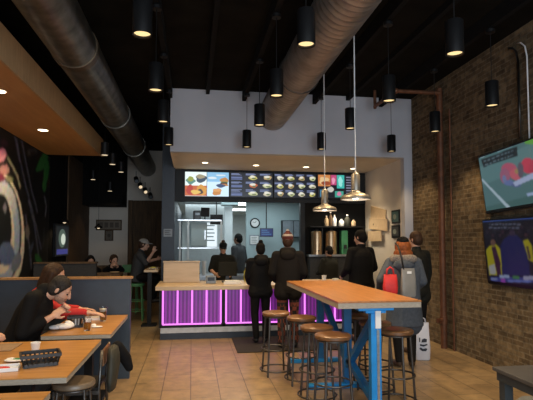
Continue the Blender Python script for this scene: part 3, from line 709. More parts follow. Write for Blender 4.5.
t = thing('wall_cabinet', 'dark grey glazed cabinet on the kitchen wall at the right', 'cabinet', (p.x, 12.597, p.z))
MB().bx(-.3, .3, -.16, 0, -.2, .25, M['clgreyd']).build('cabinet_body', t, bevel=.004); MB().bx(-.28, -.01, -.175, -.161, -.18, .23, M['gplastic']).build('door', t); MB().bx(.01, .28, -.175, -.161, -.18, .23, M['gplastic']).build('door', t)
for x0, x1, y in ((234, 248, 12.9), (236, 248, 15.3)):
    a = pos(x0, 210, y); b = pos(x1, 210, y)
    t = thing('ceiling_panel_light', 'square white ceiling light panel, %s of two in the far kitchen' % ('nearer' if y < 14 else 'farther'), 'ceiling light', ((a.x+b.x)/2+.05, y+.6, 2.655), 0, 'kitchen ceiling panels')
    MB().bx(-.32, .32, -.5, .5, -.006, .002, M['kpanel']).build('diffuser', t); MB().bx(-.34, -.321, -.52, .52, -.01, .002, M['kitw']).bx(.321, .34, -.52, .52, -.01, .002, M['kitw']).build('panel_rim', t)
t = thing('ceiling_panel_light', 'long white light strip above the kitchen order monitor', 'ceiling light', (pos(272, 208, 11.4).x, 11.3, 2.655), 0, 'kitchen ceiling panels')
MB().bx(-.2, .2, -.3, .3, -.006, .002, M['kpanel']).build('diffuser', t); MB().bx(-.22, .22, -.32, -.301, -.01, .002, M['kitw']).build('panel_rim', t)
# bright pass: white partition with a self-glowing board
a = pos(204, 206, 13.4); b = pos(216, 243, 13.4)
struct(MB().bx(a.x-.5, b.x+.25, 13.4, 13.45, 0, 2.66, M['kitw']).build('wall_pass'), 'bright white kitchen partition')
t = thing('mounted_notice_board', 'white board with a painted-in glow on the kitchen partition', 'board', (pos(211, 232, 13.35).x, 13.398, pos(211, 235, 13.35).z))
s = MB().bx(-.16, .16, -.02, 0, -.32, .32, emis('glowing_board', (.85, .95, 1), .9)).build('board_face', t); s = MB()  # emission stands in for the brightness of the pass; no lamp here
for k in range(5): s.bx(-.12, .1-.03*(k % 2), -.023, -.021, .24-.1*k, .27-.1*k, flat(150, 165, 170))
s.build('board_lines', t)
# stainless pass, hot cabinet, monitors
t = thing('kitchen_pass_shelf', 'stainless steel pass shelf with upright posts inside the kitchen opening', 'shelf', (0, 0, 0))
MB().bx(-.30, 1.30, 10.45, 11.0, .86, .90, M['steel']).build('worktop', t, bevel=.004)
MB().bx(-.30, .62, 10.5, 10.95, 2.05, 2.075, M['steel']).build('top_shelf', t)
MB().bx(-.28, 1.28, 10.52, 10.98, .0, .855, M['steel']).build('lower_cabinet', t)
for x in (-.27, -.10, .60): MB().bx(x, x+.035, 10.5, 10.54, .901, 2.049 if x < .6 else 2.049, M['kitw']).build('post', t)
MB().bx(-.30, .6, 10.6, 10.95, 1.46, 1.48, M['steel']).build('middle_shelf', t)
a = pos(190, 222, 10.6); b = pos(207, 248, 10.6)
t = thing('holding_cabinet', 'tall grey food holding cabinet on the kitchen pass', 'cabinet', (0, 0, 0))
MB().bx(a.x, b.x, 10.62, 10.93, 1.482, 2.02, M['kit']).build('cabinet_body', t, bevel=.01); dd = MB().bx(a.x+.02, b.x-.02, 10.60, 10.619, 1.52, 1.99, M['kit']).build('door', t, bevel=.006); MB().bx(b.x-.05, b.x-.035, 10.585, 10.599, 1.65, 1.85, M['steel']).build('handle', dd)
for x0, y0, x1, y1, yaw_, lab in ((193, 205, 201, 221, .1, 'black ticket printer standing on the top shelf of the kitchen pass'), (201.5, 209, 208.5, 221, .25, 'black order screen standing on the top shelf, left of the white post')):
    a = pos(x0, y0, 10.7); b = pos(x1, y1, 10.7); h = a.z-2.08
    t = thing('order_screen' if 'order' in lab else 'ticket_printer', lab, 'monitor' if 'order' in lab else 'printer', ((a.x+b.x)/2, 10.7, 2.0765), yaw_)
    if 'order' in lab:
        MB().bx(-.05, .05, -.05, .05, 0, .015, M['plasticblack']).build('base', t); MB().bx(-.012, .012, .0, .02, .0151, .1, M['plasticblack']).build('stand', t); MB().box((0, -.012, .17), (.19, .022, .2), M['bezel'], Matrix.Rotation(.12, 3, 'X')).build('screen', t, bevel=.005)
    else:
        MB().bx(-.075, .075, -.09, .09, 0, .2, M['plasticblack']).build('printer_body', t, bevel=.012); MB().bx(-.05, .05, -.096, -.091, .1, .15, M['gplastic']).build('paper_slot', t)
p = pos(216.5, 219.5, 11.7)
t = thing('order_screen', 'black order screens hanging from the kitchen ceiling in front of the bright board', 'monitor', (p.x, 11.7, p.z))
MB().box((0, 0, 0), (.3, .03, .24), M['bezel'], Matrix.Rotation(.2, 3, 'X')).build('screen', t, bevel=.005); MB().bx(-.012, .012, .02, .045, .0, 2.655-p.z, M['black']).build('pole_mount', t)
p = pos(228, 209, 12.0)
tag(MB().bx(-.2, .2, -.2, .18, -.18, .0, M['kit']).bx(-.22, .22, -.22, .2, -.02, 0, M['kitw']).build('ventilation_hood', bevel=.01, loc=(p.x+.02, 11.75, 2.655)), 'pale vent box under the kitchen ceiling beside the white post', 'vent')
for k, (x, r, h, lab) in enumerate(((178, .07, .16, 'white bowl stack at the left of the kitchen pass, nearest the pillar'), (186, .06, .12, 'white tub on the kitchen pass, second from the pillar'), (195, .075, .10, 'white wide tub on the kitchen pass, third from the pillar'), (204, .05, .17, 'white tall container on the kitchen pass, farthest from the pillar'))):
    p = pos(x, 255, 10.7); cup(lab, (p.x, 10.68, .9015), r*.8, r, h+.12, M['paper'], 'white containers on the kitchen pass', 'food_container')
# drinks area
t = thing('drinks_counter', 'dark back counter with a shelf under the beverage dispensers', 'counter', (0, 0, 0))
MB().bx(2.40, 3.62, 9.86, 10.12, 0, 1.30, M['clgreyd']).build('cabinet_body', t); MB().bx(2.38, 3.64, 9.84, 10.12, 1.301, 1.34, M['steel']).build('worktop', t)
MB().bx(2.42, 3.60, 9.86, 10.12, 1.905, 1.93, M['black']).build('shelf', t)
for x in (2.66, 3.56): MB().bx(x, x+.02, 9.87, 9.89, 1.341, 1.904, M['black']).build('post', t)
def urn(x, lab, r):
    t = thing('drink_urn', lab, 'dispenser', (x, 9.99, 1.3415), 0, 'steel drink urns')
    MB().lathe((0, 0, 0), [(r, 0), (r, .45), (r*.95, .48), (r*.4, .5)], M['copper2'], 28).build('urn_body', t, smooth=40); MB().lathe((0, 0, .501), [(r*.35, 0), (r*.3, .03), (.01, .045)], M['plasticblack'], 16).build('lid', t, smooth=40)
    MB().cyl((0, -r-.002, .08), (0, -r-.05, .08), .014, .012, M['plasticblack'], 10).build('tap', t)
M['copper2'] = mat('warm_steel', (.50, .36, .22), .3, .9, var=.15, scale=2)
spot((2.95, 9.2, 2.85), 60, 120, (1, .8, .55), .8); spot((3.1, 9.75, 2.40), 22, 150, (1, .9, .7), .8)  # first spot added near the soffit to brighten the drinks area
urn(pos(317, 240, 9.9).x+.02, 'tall brushed steel drink urn beside the black post', .12); urn(pos(332, 240, 9.9).x, 'tall brushed steel drink urn beside the green dispenser', .125)
p = pos(345, 240, 9.9)
t = thing('green_dispenser', 'bright green drink dispenser right of the steel urns', 'dispenser', (p.x, 9.99, 1.3415))
MB().bx(-.07, .07, -.08, .1, 0, .5, M['gbottle']).build('dispenser_body', t, bevel=.015); MB().bx(-.03, .03, -.12, -.081, .12, .2, M['plasticblack']).build('tap', t)
for k, (x, h, r, mt, cm, lab) in enumerate(((327, .20, .035, 'card', 'paper', 'tan bottle at the left end of the drinks shelf'), (331, .27, .035, 'slat', 'paper', 'brown tall bottle on the drinks shelf beside the tan bottle'), (335, .22, .035, 'paper', 'card', 'white label bottle on the drinks shelf next to the brown tall one'), (342, .15, .045, 'paper', 'plasticblack', 'short white jar on the drinks shelf'), (348, .22, .05, 'olive', 'paper', 'olive bottle on the drinks shelf right of the short jar'), (354, .14, .04, 'card', 'plasticblack', 'short tan bottle at the right end of the drinks shelf'))):
    p = pos(x, 220, 9.93); bottle(lab, (p.x, 9.97, 1.9315), r*1.2, h*1.1, M[mt], 'bottles on the drinks shelf', capm=cm)

# --------------------------------------------------------------- left hall
pt = at(132, 278, Y=5.85)
t = thing('booth_partition', 'slate blue booth partition with a wood cap at the end of the tables', 'partition', (0, 0, 0))
pt.x -= .035
MB().bx(-2.79, pt.x, 6.02, 6.10, 0, 1.165, M['partition']).build('panel', t); MB().bx(-2.79, pt.x+.02, 6.0, 6.12, 1.166, 1.19, M['bench']).build('wood_cap', t)
t = thing('bench_seating', 'long built in bench with an orange wood back along the left wall', 'bench', (0, 0, 0))
MB().bx(-2.30, -1.74, .6, 5.98, .36, .42, M['bench']).build('seat', t, bevel=.008); MB().bx(-2.26, -1.84, .62, 5.96, 0, .359, M['black']).build('base', t)
MB().bx(-2.36, -2.30, .6, 5.98, .3, 1.12, M['bench']).build('backrest', t, bevel=.008); MB().bx(-2.36, -2.31, .62, 5.96, 0, .299, M['black']).build('rear_panel', t)
def dine(lab, x0, x1, y0, y1, z=.75):
    t = thing('dining_table', lab, 'table', ((x0+x1)/2, (y0+y1)/2, 0), 0, 'wood dining tables along the bench')
    w, d = (x1-x0)/2, (y1-y0)/2
    MB().bx(-w, w, -d, d, z-.006, z, M['tabletop']).build('table_top', t)
    MB().bx(-w+.002, w-.002, -d+.002, d-.002, z-.04, z-.0065, M['tedge']).build('edge_band', t)
    MB().bx(-.04, .04, -.04, .04, .03, z-.041, M['black']).build('pedestal', t); MB().bx(-.17, .17, -.17, .17, 0, .028, M['black']).build('foot_plate', t, bevel=.008)
    return t
dine('wood dining table in the middle of the near left row with the black basket', -1.60, -.775, 3.3, 4.50)
dine('wood dining table farther back with beer glasses, where the man in black eats', -1.352, -.735, 4.76, 5.97)
dine('nearest wood dining table, only its bare far corner in view', -1.6, -.79, 1.75, 3.0)

# stools
def ringstool(name, seatm, framem, r, h, rings, legr, lab, splay=.05):
    t = thing(name, lab, 'stool')
    MB().lathe((0, 0, 0), [(r*.93, h-.045), (r, h-.035), (r, h-.012), (r*.94, h-.002), (r*.5, h), (.001, h)], seatm, 32).build('seat', t, smooth=45)
    MB().torus((0, 0, h-.055), r*.86, .009, framem, 28, 8).build('seat_ring', t, smooth=True)
    for k in range(4):
        a = PI/4+k*PI/2; c, s = math.cos(a), math.sin(a)
        MB().cyl((c*(r*.86), s*(r*.86), h-.05), (c*(r*.86+splay), s*(r*.86+splay), .0), legr, legr, framem, 10).build('leg', t, smooth=40)
    for z in rings:
        rr = r*.86+splay*(1-z/(h-.05))
        MB().torus((0, 0, z), rr+.002, .009, framem, 32, 8).build('foot_ring', t, smooth=True)
    return t
HS = .75
st = [(1.024, 5.97, .1, 'round wood bar stool set apart at the far left of the high table'), (1.25, 5.56, .0, 'bar stool on the left of the high table, third from the near end'), (1.265, 4.92, .0, 'bar stool on the left of the high table, second from the near end'),
      (1.30, 4.46, .12, 'nearest bar stool on the left of the high table, brown seat fully in view'), (1.985, 4.62, PI/4, 'nearest bar stool on the right of the high table, beside the blue front leg'), (1.95, 5.08, .2, 'middle bar stool on the right of the high table, behind the blue front leg'), (1.96, 5.60, .1, 'farthest bar stool tucked under the right of the high table')]
proto = None
for x, y, a, lab in st:
    if proto is None: proto = ringstool('bar_stool', M['seat'], M['iron'], .17, HS, (.064, .31), .012, lab); o = proto; o.location = (x, y, 0); o.rotation_euler.z = a; o['group'] = 'bar stools at the high table'
    else: dup(proto, (x, y, 0), a, lab, 'bar stools at the high table')
p = at(74, 380, Z=.585)
s = ringstool('low_stool', M['lowseat'], M['iron'], .15, .585, (.18,), .011, 'low round dark brown stool between the near dining tables'); s.location = (p.x, p.y, 0)

# high table
t = thing('high_table', 'long wood topped high table on blue steel trestles', 'table', (1.70, 5.63, 0))
x0, x1, y0, y1 = -.368, .445, -1.24, 1.24
MB().bx(x0, x1, y0, y1, 1.035, 1.05, M['hightop']).build('table_top', t); MB().bx(x0+.002, x1-.002, y0+.002, y1-.002, .985, 1.0345, M['tedge']).build('edge_band', t)
lx = .015
yf, ym, yr = -1.15, -.30, .85
MB().bx(lx-.175, lx+.175, yf-.05, yf+.06, .955, .984, M['blue']).bx(lx-.10, lx+.10, yf-.04, yf+.05, .93, .9549, M['blue']).build('top_plate', t, bevel=.006)
MB().bx(lx-.05, lx+.05, yf-.04, yf+.04, .05, .93, M['blue']).build('leg', t, bevel=.006); lg = [o for o in C.objects if o.parent is t and o.name.startswith('leg')][-1]
MB().bx(lx+.003, lx+.027, yf-.05, yf-.0401, .05, .78, M['steel']).build('slide_rail', lg)
MB().bx(lx-.012, lx+.044, yf-.056, yf-.0402, .79, .955, M['paper']).build('bracket', lg, bevel=.004)
for yy in (ym, yr):
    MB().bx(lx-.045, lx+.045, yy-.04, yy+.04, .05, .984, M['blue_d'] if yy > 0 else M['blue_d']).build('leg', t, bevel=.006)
for yy, fl, fx in ((yf, .24, .24), (ym-.02, .30, .45), (yr, .24, .41)): MB().bx(lx-fx, lx+fl, yy-.045, yy+.045, 0, .05, M['blue']).build('foot', t, bevel=.006)
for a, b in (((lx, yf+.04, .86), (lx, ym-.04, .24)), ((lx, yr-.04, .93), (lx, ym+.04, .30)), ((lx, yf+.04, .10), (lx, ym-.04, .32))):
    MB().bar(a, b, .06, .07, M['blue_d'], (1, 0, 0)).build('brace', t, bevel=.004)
# grey side table
g = at(492, 366.5, Z=.75)
t = thing('side_table', 'dark grey low table cut by the right edge of the picture', 'table', (g.x, g.y, 0))
MB().bx(0, 1.0, -.85, 0, .725, .75, M['grey']).build('table_top', t, bevel=.004); MB().bx(.02, .98, -.83, -.02, .665, .7249, M['greyleg']).build('apron', t)
for x, y in ((.03, -.09), (.03, -.82), (.91, -.09), (.91, -.82)): MB().bx(x, x+.06, y, y+.06, 0, .664, M['greyleg']).build('leg', t)
t = thing('waste_bin', 'pale grey bin half hidden under the grey side table', 'bin', (g.x+.40, g.y+.12, 0))
MB().lathe((0, 0, 0), [(.10, 0), (.12, .42)], M['gplastic'], 20).build('bin_body', t, smooth=40); MB().lathe((0, 0, .421), [(.125, 0), (.125, .02), (.09, .05)], M['gplastic'], 20).build('bin_lid', t, smooth=40)
# chair with jacket
t = thing('dining_chair', 'dark metal chair with a wood back rail at the aisle end of the tables', 'chair', (-.89, 4.27, 0))
MB().bx(-.19, .17, -.19, .19, .435, .455, M['black']).build('seat', t, bevel=.006)
for x, y in ((-.17, -.17), (-.17, .17)): MB().cyl((x, y, 0), (x, y, .434), .012, .012, M['iron'], 10).build('leg', t)
for y in (-.17, .17): MB().tube([(.19, y, 0), (.17, y, .44), (.19, y, .74)], .012, M['iron']).build('leg', t, smooth=True)
MB().bx(-.17, .17, -.182, -.158, .40, .43, M['iron']).build('seat_rail', t); MB().bx(-.17, .17, .158, .182, .40, .43, M['iron']).build('seat_rail', t)
MB().bx(.183, .203, -.155, .155, .61, .735, M['seat']).build('backrest', t, bevel=.005)
# jacket draped over the chair back
def drape(name, lab, mt, loc, secs):
    m = MB(); m.rings([[V((cx+rx*math.cos(2*PI*k/20)*(1+.07*math.sin(3*k+z*19)), cy+ry*math.sin(2*PI*k/20)*(1+.07*math.cos(4*k+z*23)), z)) for k in range(20)] for z, cx, cy, rx, ry in secs], mt)
    o = m.build(name, smooth=True, loc=loc); return o
j = thing('draped_jacket', 'dark olive jacket with black sleeve hung over the back of the metal chair', 'jacket', (-.897, 4.25, 0))
b = drape('jacket_body', '', M['olive'], None, [(.42, .262, -.06, .03, .13), (.5, .265, -.05, .04, .15), (.60, .27, -.03, .045, .15), (.68, .268, -.02, .045, .13), (.73, .262, -.02, .035, .12), (.745, .258, -.02, .02, .08)]); b.parent = j
MB().caps((.275, .12, .71), (.34, .16, .60), .05, .05, M['clblack']).caps((.34, .16, .60), (.37, .17, .52), .05, .035, M['clblack']).build('sleeve', j, smooth=True)

# items on the tables ------------------------------------------------------
def basket(lab, loc, rz, w, d, h, grp=None):
    t = thing('plastic_basket', lab, 'basket', loc, rz)
    MB().bx(-w*.42, w*.42, -d*.42, d*.42, 0, .006, M['plasticblack']).build('basket_floor', t)
    s = MB(); n = 9
    for a, b, L in (((-w/2, -d/2), (w/2, -d/2), w), ((w/2, -d/2), (w/2, d/2), d), ((w/2, d/2), (-w/2, d/2), w), ((-w/2, d/2), (-w/2, -d/2), d)):
        k = max(4, int(L/.03))
        for i in range(k+1):
            x, y = a[0]+(b[0]-a[0])*i/k, a[1]+(b[1]-a[1])*i/k
            s.bar((x*.84, y*.84, .004), (x, y, h), .012, .004, M['plasticblack'], (x, y, 0))
        s.bar((a[0], a[1], h), (b[0], b[1], h), .014, .022, M['plasticblack']); s.bar((a[0]*.86, a[1]*.86, .012), (b[0]*.86, b[1]*.86, .012), .008, .024, M['plasticblack'])
    s.build('basket_side', t); return t
p = at(41, 364, Z=.752); basket('black slotted plastic basket on the middle dining table', (p.x, p.y-.02, .7515), .35, .245, .16, .075)
p = at(33, 352, Z=.752); cup('small white paper cup behind the black basket', (p.x, p.y+.06, .7515), .028, .036, .06, M['paper'])
p = at(15, 361.5, Z=.752)
tag(MB().ell((0, 0, .012), (.075, .045, .011), M['paper']).ell((.02, -.01, .02), (.035, .02, .008), M['gbottle']).ell((-.03, .01, .019), (.03, .02, .008), M['paper']).build('food_wrapper', smooth=True, loc=(p.x, p.y, .7515)), 'crumpled white and green wrapper left of the black basket', 'wrapper')
p = at(5, 370, Z=.752)
t = thing('food_tray', 'white paper food tray with red scraps at the left picture edge', 'tray', (p.x-.02, p.y, .7515), .2)
MB().bx(-.10, .10, -.06, .06, 0, .004, M['paper']).bx(-.10, .10, -.064, -.06, 0, .025, M['paper']).bx(-.10, .10, .06, .064, 0, .025, M['paper']).bx(.10, .104, -.064, .064, 0, .025, M['paper']).build('tray_shell', t)
MB().ell((.0, 0, .014), (.05, .03, .009), M['red']).ell((-.05, .01, .013), (.03, .02, .008), M['olive']).build('food_scraps', t, smooth=True)
p = at(24, 343, Z=.752)
tag(MB().bx(p.x-.19, p.x, p.y-.31, p.y-.02, .7515, .757, mat('sheet_brown', (.26, .17, .10), .7)).build('brown_sheet', bevel=.002), 'flat dull brown sheet at the far left corner of the middle table', 'board')  # darker brown sheet laid over the table's far left part
# far table
p = at(74.5, 328, Z=.752); basket('small black basket with a white tub between the napkins and glasses', (p.x, p.y+.07, .7515), .1, .15, .11, .10)
cup('white paper cup standing in the small black basket', (p.x, p.y+.07, .7585), .03, .035, .07, M['paper'])
def beer(lab, loc, h, fill, foam):
    t = thing('beer_glass', lab, 'glass', loc, 0, 'beer glasses on the far dining table')
    MB().lathe((0, 0, 0), [(.030, 0), (.033, .01), (.042, h), (.0395, h), (.031, .012), (.001, .012)], M['glass'], 24, caps=False).build('glass_wall', t, smooth=40)
    r = .030+.009*fill/h
    MB().lathe((0, 0, .0125), [(.0295, 0), (r, fill-.0125)], M['beer'], 24).build('beer', t, smooth=40)
    if foam: MB().lathe((0, 0, fill+.0005), [(r, 0), (r+.001, foam)], M['foam'], 24).build('foam', t, smooth=40)
p = at(103, 321, Z=.752); beer('tall beer glass with a foam top near the blue partition', (p.x, p.y, .7515), .15, .105, .025)
p = at(86.5, 331, Z=.752); beer('short glass of amber beer beside the small black basket', (p.x, p.y+.03, .7515), .105, .075, 0)
p = at(55, 329, Z=.752)
tag(MB().ell((0, 0, .03), (.09, .06, .029), M['paper']).ell((.05, .03, .045), (.05, .04, .03), M['paper'], Matrix.Rotation(.5, 3, 'Y')).ell((-.07, -.02, .025), (.06, .045, .022), M['paper']).build('crumpled_napkin', smooth=False, loc=(p.x+.085, p.y-.03, .7515)), 'crumpled white napkins in front of the man in black', 'napkin')
p = at(91, 320, Z=.752)
t = thing('food_tray', 'white paper tray with food under the reaching hand', 'tray', (p.x+.01, p.y+.03, .7515), .1)
MB().bx(-.09, .09, -.06, .06, 0, .004, M['paper']).bx(-.09, .09, -.064, -.06, 0, .03, M['paper']).bx(-.09, .09, .06, .064, 0, .03, M['paper']).build('tray_shell', t); MB().ell((.03, 0, .016), (.045, .03, .011), M['card']).ell((-.04, .01, .016), (.03, .03, .011), M['slat']).build('food', t, smooth=True)
p = at(97, 327, Z=.752)
tag(MB().ell((0, 0, .008), (.06, .03, .0075), M['paper']).ell((-.03, .01, .02), (.025, .025, .018), M['paper']).build('used_napkin', smooth=True, loc=(p.x, p.y-.02, .7515)), 'small used napkin beside the short beer glass', 'napkin')

# far left: tv, lamp, panels, booth, bar table, stool
a = at(53, 226, X=XL); b = at(66, 255, X=XL)
t = thing('wall_screen', 'lit screen on the dark left wall beyond the mural', 'television', (XL+.003, 0, 0))
zc = (at(60, 240, X=XL)).z
MB().bx(0, .05, a.y, b.y, 1.30, 1.98, M['bezel']).build('housing', t)
s = MB(); s.poly([(.052, a.y+.05, 1.32), (.052, b.y-.05, 1.32), (.052, b.y-.05, 1.94), (.052, a.y+.05, 1.94)], flat(30, 34, 36, .8))
s.poly([(.053, yy, zz_) for yy, zz_ in ell2((a.y+b.y)/2-.02, 1.68, .3, .2)], flat(90, 108, 98, .7)); s.poly([(.054, yy, zz_) for yy, zz_ in ell2((a.y+b.y)/2+.05, 1.66, .18, .12)], flat(205, 215, 200, .9))
s.poly([(.053, a.y+.1, 1.34), (.053, b.y-.1, 1.34), (.053, b.y-.1, 1.45), (.053, a.y+.1, 1.45)], flat(60, 62, 130, .8)); s.build('display', t)
def minilamp(x, y, Y, lab):
    p = at(x, y, Y=Y); t = thing('small_pendant', lab, 'pendant lamp', tuple(p), 0, 'small pendants in the side hall')
    MB().lathe((0, 0, 0), [(.09, 0), (.085, .03), (.03, .07), (.02, .1)], M['black'], 20, caps=False).build('lamp_shade', t, smooth=40); MB().ell((0, 0, .01), (.035, .035, .03), M['lensdim']).build('bulb', t); MB().cyl((0, 0, .1), (0, 0, ZC-.001-p.z), .004, .004, M['black'], 6).build('cord', t)
    spot((p.x, p.y, p.z-.03), 5, 150)
minilamp(64.5, 222.5, 10.6, 'small black shaded pendant glowing above the left wall screen'); minilamp(98.5, 228, 11.6, 'small black shaded pendant glowing in front of the white back wall')
t0 = None
for k, (x, y) in enumerate(((104.7, 155), (112.5, 164.3), (121, 172), (93, 179.5), (110, 191))):
    Y = 490*1.6/(242-y); p = at(x, y, Y=Y)
    lab = 'far hall cylinder pendant %s' % ('just beyond the bulkhead corner', 'second beyond the bulkhead corner', 'third beyond the bulkhead corner, nearest the round duct', 'low at the left, in front of the black dropped box', 'lowest in front of the black dropped box')[k]
    if p.y > 12.9: Y = 12.7; p = at(x, y, Y=Y)
    t = thing('hall_pendant', lab, 'pendant lamp', tuple(p), 0, 'far hall pendants')
    MB().lathe((0, 0, 0), [(.07, 0), (.07, .22), (.06, .225)], M['black'], 18).build('lamp_shade', t, smooth=40); MB().lathe((0, 0, -.004), [(.055, 0), (.055, .003)], M['lensdim'], 18).build('lens', t); MB().cyl((0, 0, .22), (0, 0, ZC-.001-p.z), .004, .004, M['black'], 6).build('cord', t)
    if k in (0, 2, 4): spot((p.x, p.y, p.z-.02), 9, 110)
for k, (x, y) in enumerate(((136, 178), (140, 184), (145, 189), (150, 194))):
    p = at(x, y, Y=12.6+.25*k)
    t = thing('track_spotlight', 'black spotlight under the round duct in the hall, %s of four' % ('nearest the duct', 'second down', 'third down', 'lowest')[k], 'spotlight', tuple(p), 0, 'hall spotlights')
    MB().cyl((0, 0, 0), (.03, -.12, -.09), .055, .06, M['black'], 16).build('lamp_head', t, smooth=40); MB().cyl((.001, 0, .045), (.001, 0, .18), .008, .008, M['black'], 8).build('stem', t); MB().cyl((.0305, -.122, -.0915), (.032, -.126, -.0945), .045, .045, M['lensdim'] if k in (1, 2) else M['gplastic'], 16).build('lens', t)
p = at(109, 225, Y=YB-.01)
t = thing('wall_frame', 'wide dark outlined frame on the white back wall', 'picture', (p.x, YB-.002, p.z))
w, h = .34, .145
MB().bx(-w, w, -.02, 0, h-.03, h, M['slat']).bx(-w, w, -.02, 0, -h, -h+.03, M['slat']).bx(-w, -w+.03, -.02, 0, -h, h, M['slat']).bx(w-.03, w, -.02, 0, -h, h, M['slat']).build('picture_frame', t)
s = MB().bx(-w+.031, w-.031, -.008, 0, -h+.031, h-.031, flat(120, 108, 92))
for k in range(4): s.bx(-.26+.14*k, -.16+.14*k, -.0095, -.0085, -.07, .07, flat(84, 72, 60))
s.build('picture_print', t)
p = at(109, 235.5, Y=YB-.01)
t = thing('wall_frame', 'small upright dark frame hanging below the wide frame', 'picture', (p.x, YB-.002, p.z))
w, h = .115, .145
MB().bx(-w, w, -.02, 0, h-.03, h, M['slat']).bx(-w, w, -.02, 0, -h, -h+.03, M['slat']).bx(-w, -w+.03, -.02, 0, -h, h, M['slat']).bx(w-.03, w, -.02, 0, -h, h, M['slat']).build('picture_frame', t); MB().bx(-w+.031, w-.031, -.008, 0, -h+.031, h-.031, flat(100, 90, 76)).ell((0, -.009, 0), (.04, .001, .05), flat(70, 60, 50)).build('picture_print', t)
# far booth
a = at(80, 262, Y=9.2); b = at(96, 262, Y=9.2)
t = thing('booth_divider', 'grey booth back in front of the two seated diners', 'booth', (0, 0, 0))
MB().bx(-2.76, b.x, 9.2, 9.32, 0, a.z-.03, M['clgreyd']).build('panel', t); MB().bx(-2.76, b.x+.01, 9.18, 9.34, a.z-.029, a.z, M['slat']).build('wood_cap', t)
p = at(103, 271, Y=9.9)
t = thing('booth_table', 'dark brown booth table of the two seated diners', 'table', (0, 0, 0))
MB().bx(-2.5, -1.35, 9.62, 10.15, .96, 1.0, M['slat']).build('table_top', t); MB().bx(-2.0, -1.9, 9.85, 9.95, .03, .959, M['black']).build('pedestal', t); MB().bx(-2.2, -1.7, 9.7, 10.1, 0, .029, M['black']).build('foot_plate', t)
t = thing('booth_bench', 'dark bench the two far diners sit on', 'bench', (0, 0, 0))
MB().bx(-2.6, -1.5, 10.3, 10.9, 0, .63, M['slat']).build('seat', t); MB().bx(-2.6, -1.5, 10.92, 11.0, 0, 1.1, M['slat']).build('backrest', t)
p = at(115, 274.5, Y=9.9); tag(MB().lathe((0, 0, 0), [(.04, 0), (.09, .02), (.088, .024), (.03, .008)], M['card'], 20).build('food_plate', smooth=40, loc=(p.x, 9.85, 1.0015)), 'small tan plate on the far booth table', 'plate')
cs = at(136.5, 281, Y=10.45)
s = ringstool('green_stool', M['green'], M['green'], .17, .755, (.2, .4), .012, 'tall green metal stool under the man in the grey cap'); s.location = (cs.x, 10.45, 0)
tb = at(147, 268, Y=10.2); te = V((-.64, 10.2, 1.05))
t = thing('bar_table', 'pale high bar table beside the man in the grey cap', 'table', (0, 0, 0))
MB().bx(tb.x, te.x, 9.55, 10.75, 1.03, 1.07, M['ctop']).build('table_top', t); MB().bx(te.x-.2, te.x-.12, 9.70, 9.78, .03, 1.029, M['black']).build('pedestal', t); MB().bx(te.x-.30, te.x-.02, 9.6, 9.9, 0, .029, M['black']).build('foot_plate', t)
p = at(153, 266, Y=9.8); tag(MB().lathe((0, 0, 0), [(.04, 0), (.1, .02), (.098, .024), (.03, .008)], M['paper'], 20).ell((0, 0, .03), (.06, .06, .022), M['ybottle']).build('food_plate', smooth=40, loc=(tb.x+.15, 9.8, 1.0715)), 'white plate of food in front of the man in the grey cap', 'plate')
p = at(126, 268, Y=10.9)
t = thing('green_chair', 'green metal chair behind the man in the grey cap', 'chair', (p.x, 11.5, 0))
MB().bx(-.18, .18, -.18, .18, .74, .77, M['green']).build('seat', t); MB().bx(-.17, .17, .17, .19, .90, 1.08, M['green']).build('backrest', t)
for x in (-.17, .17):
    MB().cyl((x, -.17, 0), (x, -.17, .739), .014, .014, M['green'], 8).build('leg', t); MB().cyl((x, .18, 0), (x, .18, 1.08), .014, .014, M['green'], 8).build('leg', t)

